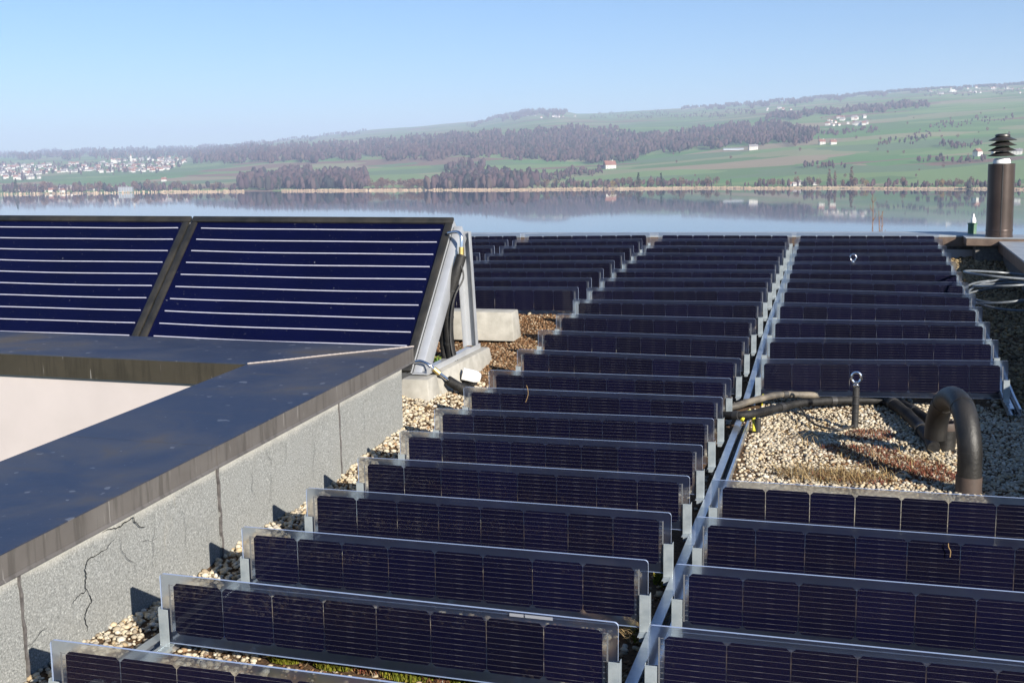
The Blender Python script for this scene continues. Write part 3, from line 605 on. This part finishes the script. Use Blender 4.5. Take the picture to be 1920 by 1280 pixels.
# side carrier and rear strut of the collector
car = empty('collector_support', (-2.44, 6.4, -.1)); tag(car, 'bright aluminium support with slanted beam and rear post at the collector end', 'support frame')
def P(x, s, d): v = loc(x, s, d); return (v[0]-2.50+2.44, v[1]+0, v[2]+.012+.1)
b = MB(); b.hexa([P(.004,-.02,.150),P(.060,-.02,.150),P(.060,CL-.05,.150),P(.004,CL-.05,.150)], [P(.004,-.02,.022),P(.060,-.02,.022),P(.060,CL-.05,.022),P(.004,CL-.05,.022)]); b.build('slanted_beam', MT['alu'], car, True, .004)
b = MB(); zt = .80+.1; zf = .02+.1; yb = .90
b.hexa([(-.03,yb,zf),(-.024,yb,zf),(-.024,yb+.09,zf),(-.03,yb+.09,zf)], [(-.055,yb-.05,zt),(-.049,yb-.05,zt),(-.049,yb+.04,zt),(-.055,yb+.04,zt)])
b.hexa([(-.024,yb+.084,zf),(.05,yb+.084,zf),(.05,yb+.09,zf),(-.024,yb+.09,zf)], [(-.049,yb+.034,zt),(.025,yb+.034,zt),(.025,yb+.04,zt),(-.049,yb+.04,zt)])
b.hexa([(.044,yb+.05,zf),(.05,yb+.05,zf),(.05,yb+.083,zf),(.044,yb+.083,zf)], [(.019,yb,zt),(.025,yb,zt),(.025,yb+.033,zt),(.019,yb+.033,zt)])
b.build('rear_post', MT['alu'], car)
b = MB(); b.box((-.045,-.02,.10),(.055,1.02,.106)); b.box((.050,-.02,.106),(.055,1.02,.135)); b.build('base_channel', MT['alu'], car)
b = MB(); b.box((-.10,.84,.70),(-.005,.90,.86)); b.build('top_plate', MT['alu'], car, bevel=.004)
# concrete
def block(name, c, size, rz, label, taper=.02, grp=None):
    (sx, sy, sz) = size; b = MB(); t = taper
    b.hexa([(-sx/2,-sy/2,0),(sx/2,-sy/2,0),(sx/2,sy/2,0),(-sx/2,sy/2,0)], [(-sx/2+t,-sy/2+t,sz),(sx/2-t,-sy/2+t,sz),(sx/2-t,sy/2-t,sz),(-sx/2+t,sy/2-t,sz)])
    o = b.build(name, MT['concrete'], None, True, .008, c); o.rotation_euler.z = rz; return tag(o, label, 'concrete block', grp)
block('concrete_block', (-2.43, 6.36, -.16), (.20, .22, .152), .02, 'small concrete foot block under the front corner of the right collector')
block('concrete_kerb', (-2.40, 6.99, -.17), (.17, 1.04, .168), 0, 'long concrete kerb running back under the aluminium base channel', .025)
block('concrete_beam', (-2.80, 8.28, -.07), (.86, .24, .215), .05, 'large pale concrete beam lying beside the brown soil patch', .02)
# plumbing of the collector
pl = empty('collector_piping', (-2.44, 6.5, 0)); tag(pl, 'black insulated hose and brass-fitted pipes at the end of the right collector', 'piping')
def W(p): return (p[0]+2.44, p[1]-6.5, p[2])
def wt(name, pts, r, mat, n=12, par=pl, k=6): return MB().tube([W(p) for p in smoothpath(pts, k)], r, n).build(name, MT[mat], par, True)
wt('top_pipe', [(-2.50,7.12,.80),(-2.44,7.10,.81),(-2.405,7.08,.80),(-2.392,7.07,.76),(-2.39,7.06,.66)], .011, 'steel')
wt('brass_fitting', [(-2.39,7.065,.715),(-2.39,7.06,.665)], .019, 'brass', 8, k=2)
wt('insulated_hose', [(-2.39,7.06,.66),(-2.41,7.02,.56),(-2.445,7.0,.42),(-2.458,6.98,.26),(-2.45,6.96,.12),(-2.415,6.93,-.01),(-2.36,6.90,-.09),(-2.25,6.85,-.14)], .033, 'foam', 14)
wt('insulated_hose', [(-2.43,7.06,.52),(-2.475,7.03,.40),(-2.50,7.0,.25),(-2.49,6.97,.08),(-2.45,6.93,-.05),(-2.38,6.88,-.12),(-2.25,6.80,-.16)], .026, 'foam', 14)
wt('sensor_cable', [(-2.375,7.01,.60),(-2.36,7.0,.52),(-2.40,6.96,.42),(-2.425,6.94,.30),(-2.43,6.93,.14),(-2.39,6.89,0),(-2.33,6.86,-.09)], .006, 'rubber', 8)
wt('bottom_pipe', [(-2.50,6.46,.06),(-2.45,6.44,.07),(-2.40,6.44,.05),(-2.36,6.46,.01)], .011, 'steel')
wt('brass_fitting', [(-2.375,6.455,.025),(-2.345,6.47,-.005)], .017, 'brass', 8, k=2)
wt('bottom_pipe', [(-2.345,6.47,-.005),(-2.29,6.51,-.06)], .011, 'steel', k=2)
wt('insulated_hose', [(-2.30,6.50,-.05),(-2.24,6.55,-.10),(-2.15,6.63,-.15),(-2.0,6.75,-.19),(-1.8,6.86,-.2)], .030, 'foam', 14)
for z, x, y in ((.44,-2.44,7.0),(.27,-2.458,6.98),(.10,-2.449,6.955)): MB().tube([W((x,y,z-.008)), W((x+.003,y,z+.008))], .034, 12).build('clamp_ring', MT['rubber'], pl, True)
o = MB().box((-.045,-.03,-.03),(.045,.03,.03)).add([(.045,-.03,-.03),(.075,-.02,-.02),(.075,.02,-.02),(.045,.03,-.03),(.045,-.03,.03),(.075,-.02,.02),(.075,.02,.02),(.045,.03,.03)], [(0,1,5,4),(1,2,6,5),(2,3,7,6),(0,3,2,1),(4,5,6,7)]).build('white_sensor_box', MT['white'], None, True, .006, (-2.27,6.82,-.075))
o.rotation_euler = (.3, .25, .35); tag(o, 'small white plastic box lying at the foot of the black hose', 'junction box')

# ------------------------------------------------------------------ vertical solar panels
def rrect(w_, h, r, y, seg=4, only_top=True):
    pts = []
    for cx, cz_, a0, rr in ((-w_/2, 0, 180, 0 if only_top else r), (w_/2, 0, 270, 0 if only_top else r), (w_/2, h, 0, r), (-w_/2, h, 90, r)):
        sx = 1 if cx < 0 else -1; sz = 1 if cz_ == 0 else -1
        if rr == 0: pts.append((cx, y, cz_)); continue
        for k in range(seg+1):
            a = math.radians(a0+90*k/seg); pts.append((cx+sx*rr+rr*math.cos(a), y, cz_+sz*rr+rr*math.sin(a)))
    return pts
def pane_mesh():
    a, c = rrect(PW, PH, .012, -.004), rrect(PW, PH, .012, .004); n = len(a); b = MB()
    b.add(a+c, [tuple(range(n))[::-1], tuple(range(n, 2*n))], 0); b.add(a+c, [(j, (j+1) % n, n+(j+1) % n, n+j) for j in range(n)], 1)
    return b.mesh('glass_pane', [MT['glass'], MT['edge']])
def film_mesh():
    a = rrect(PW-.004, PH-.004, .010, 0); return MB().add([(x, y, z+.002) for x, y, z in a], [tuple(range(len(a)))]).mesh('interlayer', MT['interlayer'])
def cell_mesh():
    s, c = .083, .011; o8 = [(-s+c,-s),(s-c,-s),(s,-s+c),(s,s-c),(s-c,s),(-s+c,s),(-s,s-c),(-s,-s+c)]
    b = MB().loft([[(x,-.0008,z) for x, z in o8], [(x,.0008,z) for x, z in o8]]); return b.mesh('cell', MT['cell'])
def ribbon_mesh():
    b = MB(); b.box((-.0025,-.0006,.036),(.0025,.0006,.192))
    for i in range(10): b.box((.004,-.0006,.0397+i*.0166),(.012,.0006,.0412+i*.0166))
    return b.mesh('end_ribbon', MT['ribbon'])
def bracket_mesh(sgn):                                           # origin at the lower corner of the pane, sgn -1 left end, +1 right end
    b = MB(); w_, h, t = .026, .112, .002; x0, x1 = (-w_, .008) if sgn > 0 else (-.008, w_)
    b.box((x0, -.009-t, -.012), (x1, -.009, h)); b.box((x0, .009, -.012), (x1, .009+t, h*.96))
    xs_ = (x1-t, x1) if sgn > 0 else (x0, x0+t); b.box((xs_[0], -.0089, -.012), (xs_[1], .0089, h*1.04))
    b.box((x0, -.050, -.0145), (x1, .030, -.0122)); b.box((x0+.006, -.049, -.03), (x1-.006, .012, -.0146))
    return b.mesh('bracket', MT['galv'], bevel=.0007)
PANE, FILM, CELL, RIB, BRL, BRR = pane_mesh(), film_mesh(), cell_mesh(), ribbon_mesh(), bracket_mesh(-1), bracket_mesh(1)
ORD = 'first second third fourth fifth sixth seventh eighth ninth tenth eleventh twelfth thirteenth fourteenth fifteenth sixteenth seventeenth eighteenth nineteenth twentieth twenty-first'.split()
def panel(x, y, zl, zr, label, group):
    e = empty('photovoltaic_module', (x, y, (zl+zr)/2-PH)); e.rotation_euler = (random.uniform(-.022, .022), -math.atan2(zr-zl, PW), random.uniform(-.006, .006))
    g_ = put('glass_pane', PANE, e); put('interlayer', FILM, g_)
    for i in range(8): put('cell', CELL, e, (-(7*.1685)/2+i*.1685, 0, .031+.083))
    r1 = put('end_ribbon', RIB, e, (-PW/2+.030, 0, 0)); r1.scale.x = 1
    r2 = put('end_ribbon', RIB, e, (PW/2-.030, 0, 0)); r2.scale.x = -1
    put('bracket', BRL, e, (-PW/2, 0, 0)); put('bracket', BRR, e, (PW/2, 0, 0))
    tag(e, label, 'solar panel', group); return e
for r, (y, x, zl, zr) in enumerate(ROWS):
    panel(x, y, zl, zr, f'upright dark solar panel, {ORD[r]} from the front in the long middle column', 'panels of the long middle column')
for k, r in enumerate((1, 2, 3, 4)):
    y = ROWS[r][0]; panel(-.484+PW/2, y, .004, .012, f'upright dark solar panel, {ORD[k]} of the four in front of the right gravel patch', 'four panels before the gravel patch')
for k, r in enumerate(range(9, 21)):
    y, x, zl, zr = ROWS[r]; zz = lerp([9, 10, 11, 12, 13, 14, 17, 20], [.092, .139, .181, .220, .255, .290, .405, .489], r)
    panel(.214+lerp([9, 13, 20], [0, .004, -.018], r), y, zr, zz, f'upright dark solar panel, {ORD[k]} from the front in the right column behind the gravel', 'panels of the right column behind the gravel')
for k, r in enumerate(range(13, 21)):
    y, x, zl, zr = ROWS[r]; panel(-2.09-PW/2, y, zl-.025, zl, f'upright dark solar panel, {ORD[k]} from the front in the column behind the concrete beam', 'panels of the column behind the beam')
for k, r in enumerate(range(16, 21)):
    y, x, zl, zr = ROWS[r]; panel(-3.578-PW/2, y, zl-.05, zl-.02, f'upright dark solar panel, {ORD[k]} from the front in the far left column behind the collector', 'panels of the far left column')

# ------------------------------------------------------------------ mounting rails
def rail(xc, y0, y1, label, wide=.074, cables=True, dz=0):
    e = empty('mounting_rail', (xc, y0, ztop(y0)-.26)); n = max(2, int((y1-y0)/.25)); zs = ztop(y0)-.26
    def ring(y, xa, xb, za, zb_): z = ztop(y)-PH-.006-zs+dz; return [(xa,y-y0,z+za),(xb,y-y0,z+za),(xb,y-y0,z+zb_),(xa,y-y0,z+zb_)]
    Y = [y0+(y1-y0)*i/n for i in range(n+1)]; h = wide/2
    b = MB(); b.loft([ring(y, -h, -h+.036, -.003, 0) for y in Y]); b.loft([ring(y, -h, -h+.003, -.04, -.0031) for y in Y]); b.loft([ring(y, h-.012, h, -.003, 0) for y in Y]); b.loft([ring(y, h-.003, h, -.04, -.0031) for y in Y]); b.loft([ring(y, -h+.0031, h-.0031, -.04, -.037) for y in Y])
    b.build('channel', MT['railsteel'], e)
    if cables:
        for dx, r in ((.002, .006), (.014, .005)): MB().tube([(dx+.004*math.sin(y*3), y-y0, ztop(y)-PH-.032-zs+dz) for y in Y], r, 6).build('cable', MT['rubber'], e, True)
    tag(e, label, 'rail'); return e
rail(-.532, 2.2, 6.50, 'bright steel rail between the two front columns of panels, near part')
rail(-.538, 7.02, 12.9, 'bright steel rail between the middle and right columns, behind the crossing pipes')
rail(-2.035, 2.2, 6.7, 'steel rail along the left ends of the middle column beside the wall')
rail(-2.055, 8.9, 12.9, 'far steel rail between the middle column and the column behind the beam')
rail(-3.54, 10.4, 12.9, 'far steel rail left of the column behind the beam')
rail(.955, 7.0, 12.9, 'steel rail along the right ends of the far right column', dz=.02)

# ------------------------------------------------------------------ gravel patch fittings
def arch(c0, c1, ztop_, r):
    a, b_ = Vector(c0), Vector(c1); mid = (a+b_)/2; hw = (b_-a).length/2; u = (b_-a).normalized(); zs = ztop_-r-hw; pts = [a]
    pts += [Vector((a.x, a.y, zs))]
    for k in range(1, 20): t = math.pi*k/20; pts.append(Vector((mid.x, mid.y, zs))-u*hw*math.cos(t)+Vector((0,0,hw*math.sin(t)*1.0)))
    pts += [Vector((b_.x, b_.y, zs)), b_]; return pts
vp = empty('vent_pipe', (.60, 5.50, -.28)); tag(vp, 'thick black bent vent pipe standing in the gravel at right', 'vent pipe')
o_ = Vector((.60, 5.50, -.28))
pts = [Vector(p)-o_ for p in smoothpath([(.580,5.56,-.30),(.580,5.56,-.12),(.572,5.58,-.02),(.556,5.65,.075),(.535,5.77,.110),(.508,5.91,.095),(.484,6.02,.03),(.470,6.08,-.06),(.466,6.10,-.15)], 6)]
MB().tube(pts, .055, 24).build('bent_pipe', MT['pvc'], vp, True)
MB().tube([Vector((.580,5.56,-.29))-o_, Vector((.580,5.56,-.20))-o_], .0585, 24).build('collar', MT['pipe_brown'], vp, True)
for i in (7, 20, 34):
    MB().tube([pts[i], pts[i]+(pts[i+1]-pts[i]).normalized()*.012], .0568, 24).build('joint_ring', MT['pvc'], vp, True)
e = empty('pipe_stub', (.53, 6.30, -.28)); tag(e, 'short black pipe stub with brown rim seen through the vent pipe bend', 'pipe')
MB().lathe((0,0,0), [(.055,0),(.055,.13)], 18).build('stub', MT['pvc'], e, True); MB().lathe((0,0,.1301), [(.058,0),(.062,.02),(.058,.04),(.045,.04),(.045,.0)], 18).build('rim', MT['pipe_brown'], e, True)
def eyebolt(x, y, zb, zt, label):
    e = empty('anchor_eye_bolt', (x, y, zb)); h = zt-zb
    MB().tube([(0,0,0),(.001,0,h*.5),(0,0,h-.085)], .019, 12).build('sleeve', MT['rubber'], e, True)
    for i in range(4): MB().lathe((0,0,.04+i*.045), [(.019,0),(.0215,.004),(.019,.008)], 12).build('sleeve_ring', MT['rubber'], e, True)
    MB().lathe((0,0,h-.085), [(.015,0),(.018,.004),(.018,.012),(.010,.018),(.009,.032)], 12).build('nut', MT['steel'], e, True)
    n = 20; R_, r_ = .026, .0075; rings = []
    for k in range(n):
        a = 2*math.pi*k/n; c = Vector((R_*math.cos(a), 0, h-.030+R_*1.15*math.sin(a))); d = Vector((math.cos(a), 0, math.sin(a)))
        rings.append([c+(d*math.cos(q*math.pi/4)+Vector((0,1,0))*math.sin(q*math.pi/4))*r_ for q in range(8)])
    rings.append(rings[0]); MB().loft(rings, True, False).build('eye_ring', MT['steel'], e, True)
    tag(e, label, 'eye bolt')
eyebolt(.078, 6.69, -.25, .065, 'steel ring eye on a black sleeved rod in the gravel patch')
eyebolt(.061, 10.90, .05, .400, 'small steel ring eye rising between the far right panels')
def pipe(name, pts, r, mat, label, cat, rings=0):
    o0 = Vector(pts[0]); e = empty(name, o0); P_ = [Vector(p)-o0 for p in smoothpath(pts, 8)]
    MB().tube(P_, [r*(1+.05*math.sin(i*1.3)) for i in range(len(P_))], 14).build('insulation', MT[mat], e, True)
    for k in range(rings):
        i = int((k+.7)*len(P_)/(rings+.5)); i = min(i, len(P_)-2); MB().tube([P_[i], P_[i]+(P_[i+1]-P_[i]).normalized()*.035], r*1.13, 14).build('tape_band', MT['rubber'], e, True)
    return tag(e, label, cat)
pipe('insulated_pipe', [(-1.75,6.78,-.185),(-1.2,6.60,-.19),(-.72,6.50,-.18),(-.52,6.42,-.155),(-.38,6.66,-.165),(-.22,6.90,-.17),(0,7.08,-.18),(.3,7.2,-.19)], .023, 'foam', 'grey-black insulated pipe crossing the rail gap at the gravel edge', 'pipe', 4)
pipe('wrapped_pipe', [(-1.8,6.9,-.19),(-1.2,6.76,-.19),(-.70,6.62,-.17),(-.50,6.78,-.145),(-.36,6.97,-.14),(-.2,7.10,-.16),(.1,7.3,-.19)], .020, 'tape', 'dusty beige wrapped pipe lying behind the black insulated pipe', 'pipe', 2)
pipe('insulated_pipe', [(.15,7.35,-.19),(.28,7.15,-.19),(.37,6.85,-.20),(.44,6.45,-.21),(.47,6.2,-.23)], .034, 'foam', 'black insulated pipe running back from the bent vent pipe', 'pipe', 2)
pipe('insulated_pipe', [(.22,7.4,-.2),(.36,7.15,-.2),(.47,6.85,-.215),(.52,6.6,-.23)], .026, 'foam', 'thinner black pipe beside the thick one behind the vent pipe', 'pipe', 1)
o0 = Vector((-.21, 6.83, -.225)); e = empty('ground_cable', o0); MB().tube([Vector(p)-o0 for p in smoothpath([(-.23,6.86,-.19),(-.17,6.72,-.235),(-.10,6.60,-.24),(0,6.57,-.243),(.07,6.68,-.24)], 6)], .007, 8).build('cable', MT['rubber'], e, True); tag(e, 'thin black cable running over the gravel to the eye bolt rod', 'cable')
e = empty('earth_wire', (-.50, 6.47, -.2)); MB().tube(smoothpath([(-.03,-.08,.02),(-.005,-.02,.055),(.02,.01,.05),(.03,.0,.01),(.035,-.03,-.05)], 6), .010, 8).build('wire', MT['yellow'], e, True); MB().tube([(.055,-.02,-.06),(.056,-.02,.02)], .017, 10).build('end_sleeve', MT['rubber'], e, True); tag(e, 'yellow-green earth wire with black sleeve at the end of the near rail', 'wire')
e = empty('earth_wire', (-.47, 7.10, -.2)); MB().tube(smoothpath([(.01,0,.03),(-.01,-.02,.01),(.005,-.03,-.01),(.0,-.02,-.04)], 6), .006, 8).build('wire', MT['yellow'], e, True); tag(e, 'yellow-green earth wire at the start of the far rail', 'wire')
# cable coil on the right
e = empty('conduit_coil', (1.24, 10.0, gz(1.24, 10.0)+.03)); tag(e, 'loose coil of grey conduit lying on the shaded gravel at right', 'conduit')
for i, (r1, r2, dz, dx) in enumerate(((.33,.62,.05,.02),(.31,.58,.075,.035),(.35,.66,.03,.0),(.30,.55,.10,.05),(.33,.60,.16,.0))):
    MB().tube([(dx+r1*math.cos(t), r2*math.sin(t)+.05*i*math.cos(t), dz+.05*math.sin(t+i)+.012*i+.055) for t in [k*2*math.pi/48 for k in range(49)]], .009, 8, False).build('loop', MT['conduit'], e, True)
# label stickers and straw on panels
s = empty('type_label', (-.80, 2.961, ztop(2.968)-.002)); MB().box((-.03,-.0062,-.012),(.05,-.0052,-.003)).build('sticker', MT['paper'], s); MB().box((-.075,-.0062,-.012),(-.034,-.0052,-.003)).build('sticker', MT['paper'], s); tag(s, 'white paper type label on the top rim of the second front panel', 'label')

for (x, y, zc, a, L, lab) in ((-1.66, 5.985, -.03, .2, .10, 'bent dry stalk caught on the top edge of a middle-column panel'), (.36, 3.968, -.05, -.5, .05, 'short dry stalk stuck on a front right panel')):
    e = empty('dry_stalk', (x, y-.006, ztop(y)+zc)); MB().tube(smoothpath([(0,0,L*.55),(math.sin(a)*.01+.006,-.002,L*.3),(.008,-.001,0),(-math.sin(a)*L*.3,0,-L*.4)], 5), .0016, 5).build('stalk', MT['straw'], e); tag(e, lab, 'stalk')
# ------------------------------------------------------------------ parapets of the roof edge
fp = empty('far_parapet', (0, 13, 0)); tag(fp, 'grey metal-topped parapet along the far roof edge before the lake', 'parapet')
def fz(x): return .440+.010*x
b = MB(); X0, X1 = -9, 1.48; b.hexa([(X0,-.02,fz(X0)-.015),(X1,-.02,fz(X1)-.015),(X1,.42,fz(X1)-.0),(X0,.42,fz(X0)-.0)], [(X0,-.02,fz(X0)),(X1,-.02,fz(X1)),(X1,.42,fz(X1)+.015),(X0,.42,fz(X0)+.015)]); b.build('coping', MT['greypar'], fp)
b = MB(); b.hexa([(X0,-.018,fz(X0)-.11),(X1,-.018,fz(X1)-.11),(X1,-.012,fz(X1)-.11),(X0,-.012,fz(X0)-.11)], [(X0,-.018,fz(X0)-.0155),(X1,-.018,fz(X1)-.0155),(X1,-.012,fz(X1)-.0155),(X0,-.012,fz(X0)-.0155)]); b.build('fascia', MT['fascia'], fp)
MB().box((X0, .03, -.1), (X1, .40, .335)).build('upstand', MT['darkwall'], fp)
rp = empty('right_parapet', (1.5, 8, 0)); tag(rp, 'dark-sided parapet along the right roof edge, shading the gravel', 'parapet')
def rz(y): return .425-.027*(12.9-y)
y0, y1 = .6-8, 13.42-8; za, zb_ = rz(.6), rz(13.42)
b = MB(); b.hexa([(-.02,y0,za-.015),(.42,y0,za-.015),(.42,y1,zb_-.015),(-.02,y1,zb_-.015)], [(-.02,y0,za),(.42,y0,za),(.42,y1,zb_),(-.02,y1,zb_)]); b.build('coping', MT['greypar'], rp)
b = MB(); b.hexa([(-.018,y0,za-.11),(-.012,y0,za-.11),(-.012,y1,zb_-.11),(-.018,y1,zb_-.11)], [(-.018,y0,za-.0155),(-.012,y0,za-.0155),(-.012,y1,zb_-.0155),(-.018,y1,zb_-.0155)]); b.build('fascia', MT['fascia'], rp)
b = MB(); b.hexa([(.03,y0,-.7),(.40,y0,-.7),(.40,y1,-.7),(.03,y1,-.7)], [(.03,y0,za-.016),(.40,y0,za-.016),(.40,y1,zb_-.016),(.03,y1,zb_-.016)]); b.build('upstand', MT['darkwall'], rp)
pd = empty('flue_pedestal', (1.46, 12.82, .1)); tag(pd, 'boxed parapet corner carrying the brown flue pipe', 'pedestal')
MB().box((-.29,-.22,.27),(.30,.16,.345)).build('cap', MT['fascia'], pd, bevel=.004); MB().box((-.295,-.225,.3455),(.305,.165,.352)).build('cap_sheet', MT['greypar'], pd); MB().box((-.19,-.14,-.2),(.24,.14,.2695)).build('body', MT['darkwall'], pd)
ch = empty('flue_pipe', (1.50, 12.80, .452)); tag(ch, 'brown metal flue pipe with stacked louvre cowl on the roof corner', 'chimney'); ch.rotation_euler = (0, math.radians(-.9), 0)
MB().lathe((0,0,0), [(.134,0),(.134,.012),(.129,.016),(.129,.74)], 40).build('pipe', MT['flue'], ch, True)
MB().lathe((0,0,.06), [(.1305,0),(.1325,.004),(.1325,.012),(.1305,.016)], 40).build('joint_band', MT['flue'], ch, True)
MB().box((-.004,-.1335,.02),(.004,-.1285,.735)).build('seam', MT['cowl'], ch)
MB().lathe((0,0,.7405), [(.129,0),(.07,.006),(.066,.03),(.062,.05)], 32).build('top_ring', MT['cowl'], ch, True)
MB().lathe((0,0,.746), [(.085,0),(.082,.03),(.066,.052)], 32).build('bright_collar', MT['white'], ch, True)
for i in range(4):
    MB().lathe((0,0,.815+i*.052), [(.060,.0),(.132,.004),(.134,.009),(.075,.036),(.058,.05),(.055,.05)], 32).build('louvre', MT['cowl'], ch, True)
MB().lathe((0,0,1.016), [(.075,0),(.070,.018),(.05,.026)], 32).build('cap', MT['cowl'], ch, True)
gp = empty('marker_stub', (1.278, 13.20, .452)); tag(gp, 'small green capped stub with a white top on the far parapet', 'marker')
MB().lathe((0,0,0), [(.044,0),(.044,.105),(.050,.108),(.050,.118),(.02,.122)], 18).build('green_cap', MT['green'], gp, True)
MB().lathe((.008,0,.1205), [(.024,0),(.028,.02),(.022,.045),(.014,.06),(.006,.09),(.002,.10)], 12).build('white_tip', MT['white'], gp, True)

# ------------------------------------------------------------------ bare twigs beyond the roof edge
for (dx, dy, zt, label) in ((.50, 30, .40, 'tallest bare twig rising behind the far parapet'), (.70, 30, .0, 'shorter bare twig right of the tallest one behind the parapet'), (.80, 30.2, -.03, 'rightmost slender bare twig behind the far parapet')):
    e = empty('bare_twig', (dx+.06, dy, -6)); h = zt+6; main = [(.04*math.sin(z*1.7+dx*9)*(1 if z > h-1.2 else .5), .03*math.cos(z*2.3), z) for z in np.linspace(0, h, 30)]
    MB().tube(main, list(np.linspace(.05, .008, 30)), 6).build('stem', MT['bark'], e)
    for k in range(10):
        z = h-.08-k*.13; a = random.uniform(0, 6.28); L = random.uniform(.08, .22); i = int(z/h*29); p = Vector(main[i])
        MB().tube([p, p+Vector((L*.35*math.cos(a), L*.35*math.sin(a), L*.5)), p+Vector((L*.45*math.cos(a), L*.45*math.sin(a), L))], [.008, .006, .003], 5).build('side_twig', MT['bark'], e)
    tag(e, label, 'twig')

# ------------------------------------------------------------------ gravel, granules, plants
def pebbles(name, regions, mat, label, cat):
    V = []; Fs = []
    for (x0, x1, y0, y1, size, dens, cond) in regions:
        n = int((x1-x0)*(y1-y0)*dens/(size*size)); X = rng.uniform(x0, x1, n); Y = rng.uniform(y0, y1, n)
        if cond: k = np.array([bool(cond(x, y)) for x, y in zip(X, Y)]); X, Y = X[k], Y[k]; n = len(X)
        Z = np.array([gz(x, y) for x, y in zip(X, Y)]); sz = size*np.clip(rng.lognormal(-.86, .32, n), .22, .72)
        q = IV1[None]*(1+rng.uniform(-.16, .16, (n, 12, 1)))*np.stack([sz*rng.uniform(.8, 1.25, n), sz*rng.uniform(.8, 1.2, n), sz*rng.uniform(.5, .8, n)], 1)[:, None]
        a, t = rng.uniform(0, 6.283, n)[:, None], (rng.normal(size=n)*.35)[:, None]
        qy, qz = q[..., 1]*np.cos(t)-q[..., 2]*np.sin(t), q[..., 1]*np.sin(t)+q[..., 2]*np.cos(t)
        q = np.stack([q[..., 0]*np.cos(a)-qy*np.sin(a), q[..., 0]*np.sin(a)+qy*np.cos(a), qz], 2)+np.stack([X, Y, Z+sz*rng.uniform(0, .75, n)], 1)[:, None]
        V.append(q.reshape(-1, 3)); Fs.append((IF1[None]+12*np.arange(n)[:, None, None]).reshape(-1, 3))
    o = stuff_mesh(name, V, Fs, MT[mat], True); tag(o, label, cat, kind='stuff')
def soil(x, y): return x > -2.75 and x < -1.9 and y > 6.95
def sparse(x, y): return not soil(x, y) and not (x < -2.3 and y < 5.76)
pebbles('gravel', [
 (-2.30, -1.86, 2.2, 5.0, .021, 1.7, None), (-2.75, -1.86, 5.0, 7.0, .022, 1.7, lambda x, y: not (x < -2.3 and y < 5.76)),
 (-.47, 1.52, 4.6, 7.25, .0180, 1.55, None), (-1.86, -1.7, 2.3, 3.6, .021, 1.2, None), (-1.7, -.56, 2.3, 3.6, .02, .2, None), (-1.86, -.56, 3.6, 13.0, .03, .10, None),
 (-.56, -.47, 2.2, 7.0, .02, .3, None), (-.47, .96, 7.25, 13, .034, .25, None), (-6, -2.0, 9.0, 13, .034, .3, None)], 'pebble', 'cream and tan pebble gravel covering the roof', 'gravel')
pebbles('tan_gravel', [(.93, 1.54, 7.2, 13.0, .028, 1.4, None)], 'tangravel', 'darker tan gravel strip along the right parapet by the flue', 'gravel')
pebbles('soil_granules', [(-3.0, -1.9, 6.9, 9.6, .016, .9, None), (-1.9, -.56, 2.3, 4.2, .014, .25, None), (-.25, .55, 5.55, 6.35, .015, 1.0, lambda x, y: ((x-.18-.35*(5.95-y))/.30)**2+((y-5.92)/.33)**2 < 1+.35*math.sin(17*x)*math.sin(13*y))], 'crumb', 'brown crumbly roof soil beside the concrete kerb and beam', 'soil')
def blades(name, spots, mat, hgt, wid, label, cat, lean=.6):
    V = []; Fs = []
    for (x, y, rx, ry, n) in spots:
        for k in range(n):
            a = rng.uniform(0, 6.283); q = math.sqrt(rng.uniform()); px, py = x+rx*q*math.cos(a), y+ry*q*math.sin(a); h = hgt*rng.uniform(.4, 1.2); d = rng.uniform(0, 6.283); l = h*lean*rng.uniform(.3, 1.6)
            c, s_ = math.cos(d), math.sin(d); z = gz(px, py)+.008; wv = wid*rng.uniform(.6, 1.3)
            V.append(np.array([(px-s_*wv, py+c*wv, z), (px+s_*wv, py-c*wv, z), (px+c*l*.5+s_*wv*.8, py+s_*l*.5-c*wv*.8, z+h*.7), (px+c*l*.5-s_*wv*.8, py+s_*l*.5+c*wv*.8, z+h*.7), (px+c*l, py+s_*l, z+h*.85), (px+c*l, py+s_*l, z+h*.86)]))
            Fs.append(np.array([[0,1,2,3],[3,2,4,5]]))
    o = stuff_mesh(name, V, Fs, MT[mat], False); tag(o, label, cat, kind='stuff')
blades('red_sedum', [(.16,6.50,.14,.15,700),(.10,6.15,.20,.10,700),(.30,5.95,.22,.14,1100),(.45,5.82,.12,.11,450),(.05,5.66,.18,.10,500),(-1.33,3.05,.07,.05,300),(-1.1,3.05,.12,.05,300)], 'sedum', .020, .0016, 'red sedum plants growing in patches in the gravel', 'plants')
blades('dry_grass', [(-.08,5.62,.22,.10,420),(.10,5.70,.18,.08,220),(.25,6.05,.3,.15,120),(-.2,6.3,.12,.3,50),(-.60,3.55,.05,.09,260),(-.62,3.06,.05,.09,180),(-1.35,3.05,.35,.05,160),(-2.1,7.6,.2,.5,60)], 'straw', .05, .0016, 'dry straw-coloured grass tufts on the gravel', 'grass', 1.6)
blades('moss', [(-1.62,3.06,.07,.05,1300),(-1.45,3.05,.08,.05,1400),(-1.22,3.04,.09,.05,900),(-1.0,3.05,.1,.05,500),(-.62,3.05,.05,.10,600),(-.60,3.55,.04,.08,300),(-.61,4.1,.04,.08,200)], 'moss', .030, .004, 'yellow-green moss cushions below the front panels', 'moss', .5)
blades('green_weed', [(-2.55,7.25,.10,.14,260),(-2.50,7.55,.06,.1,120)], 'weed', .07, .007, 'green weed growing behind the collector foot', 'weed', .7)
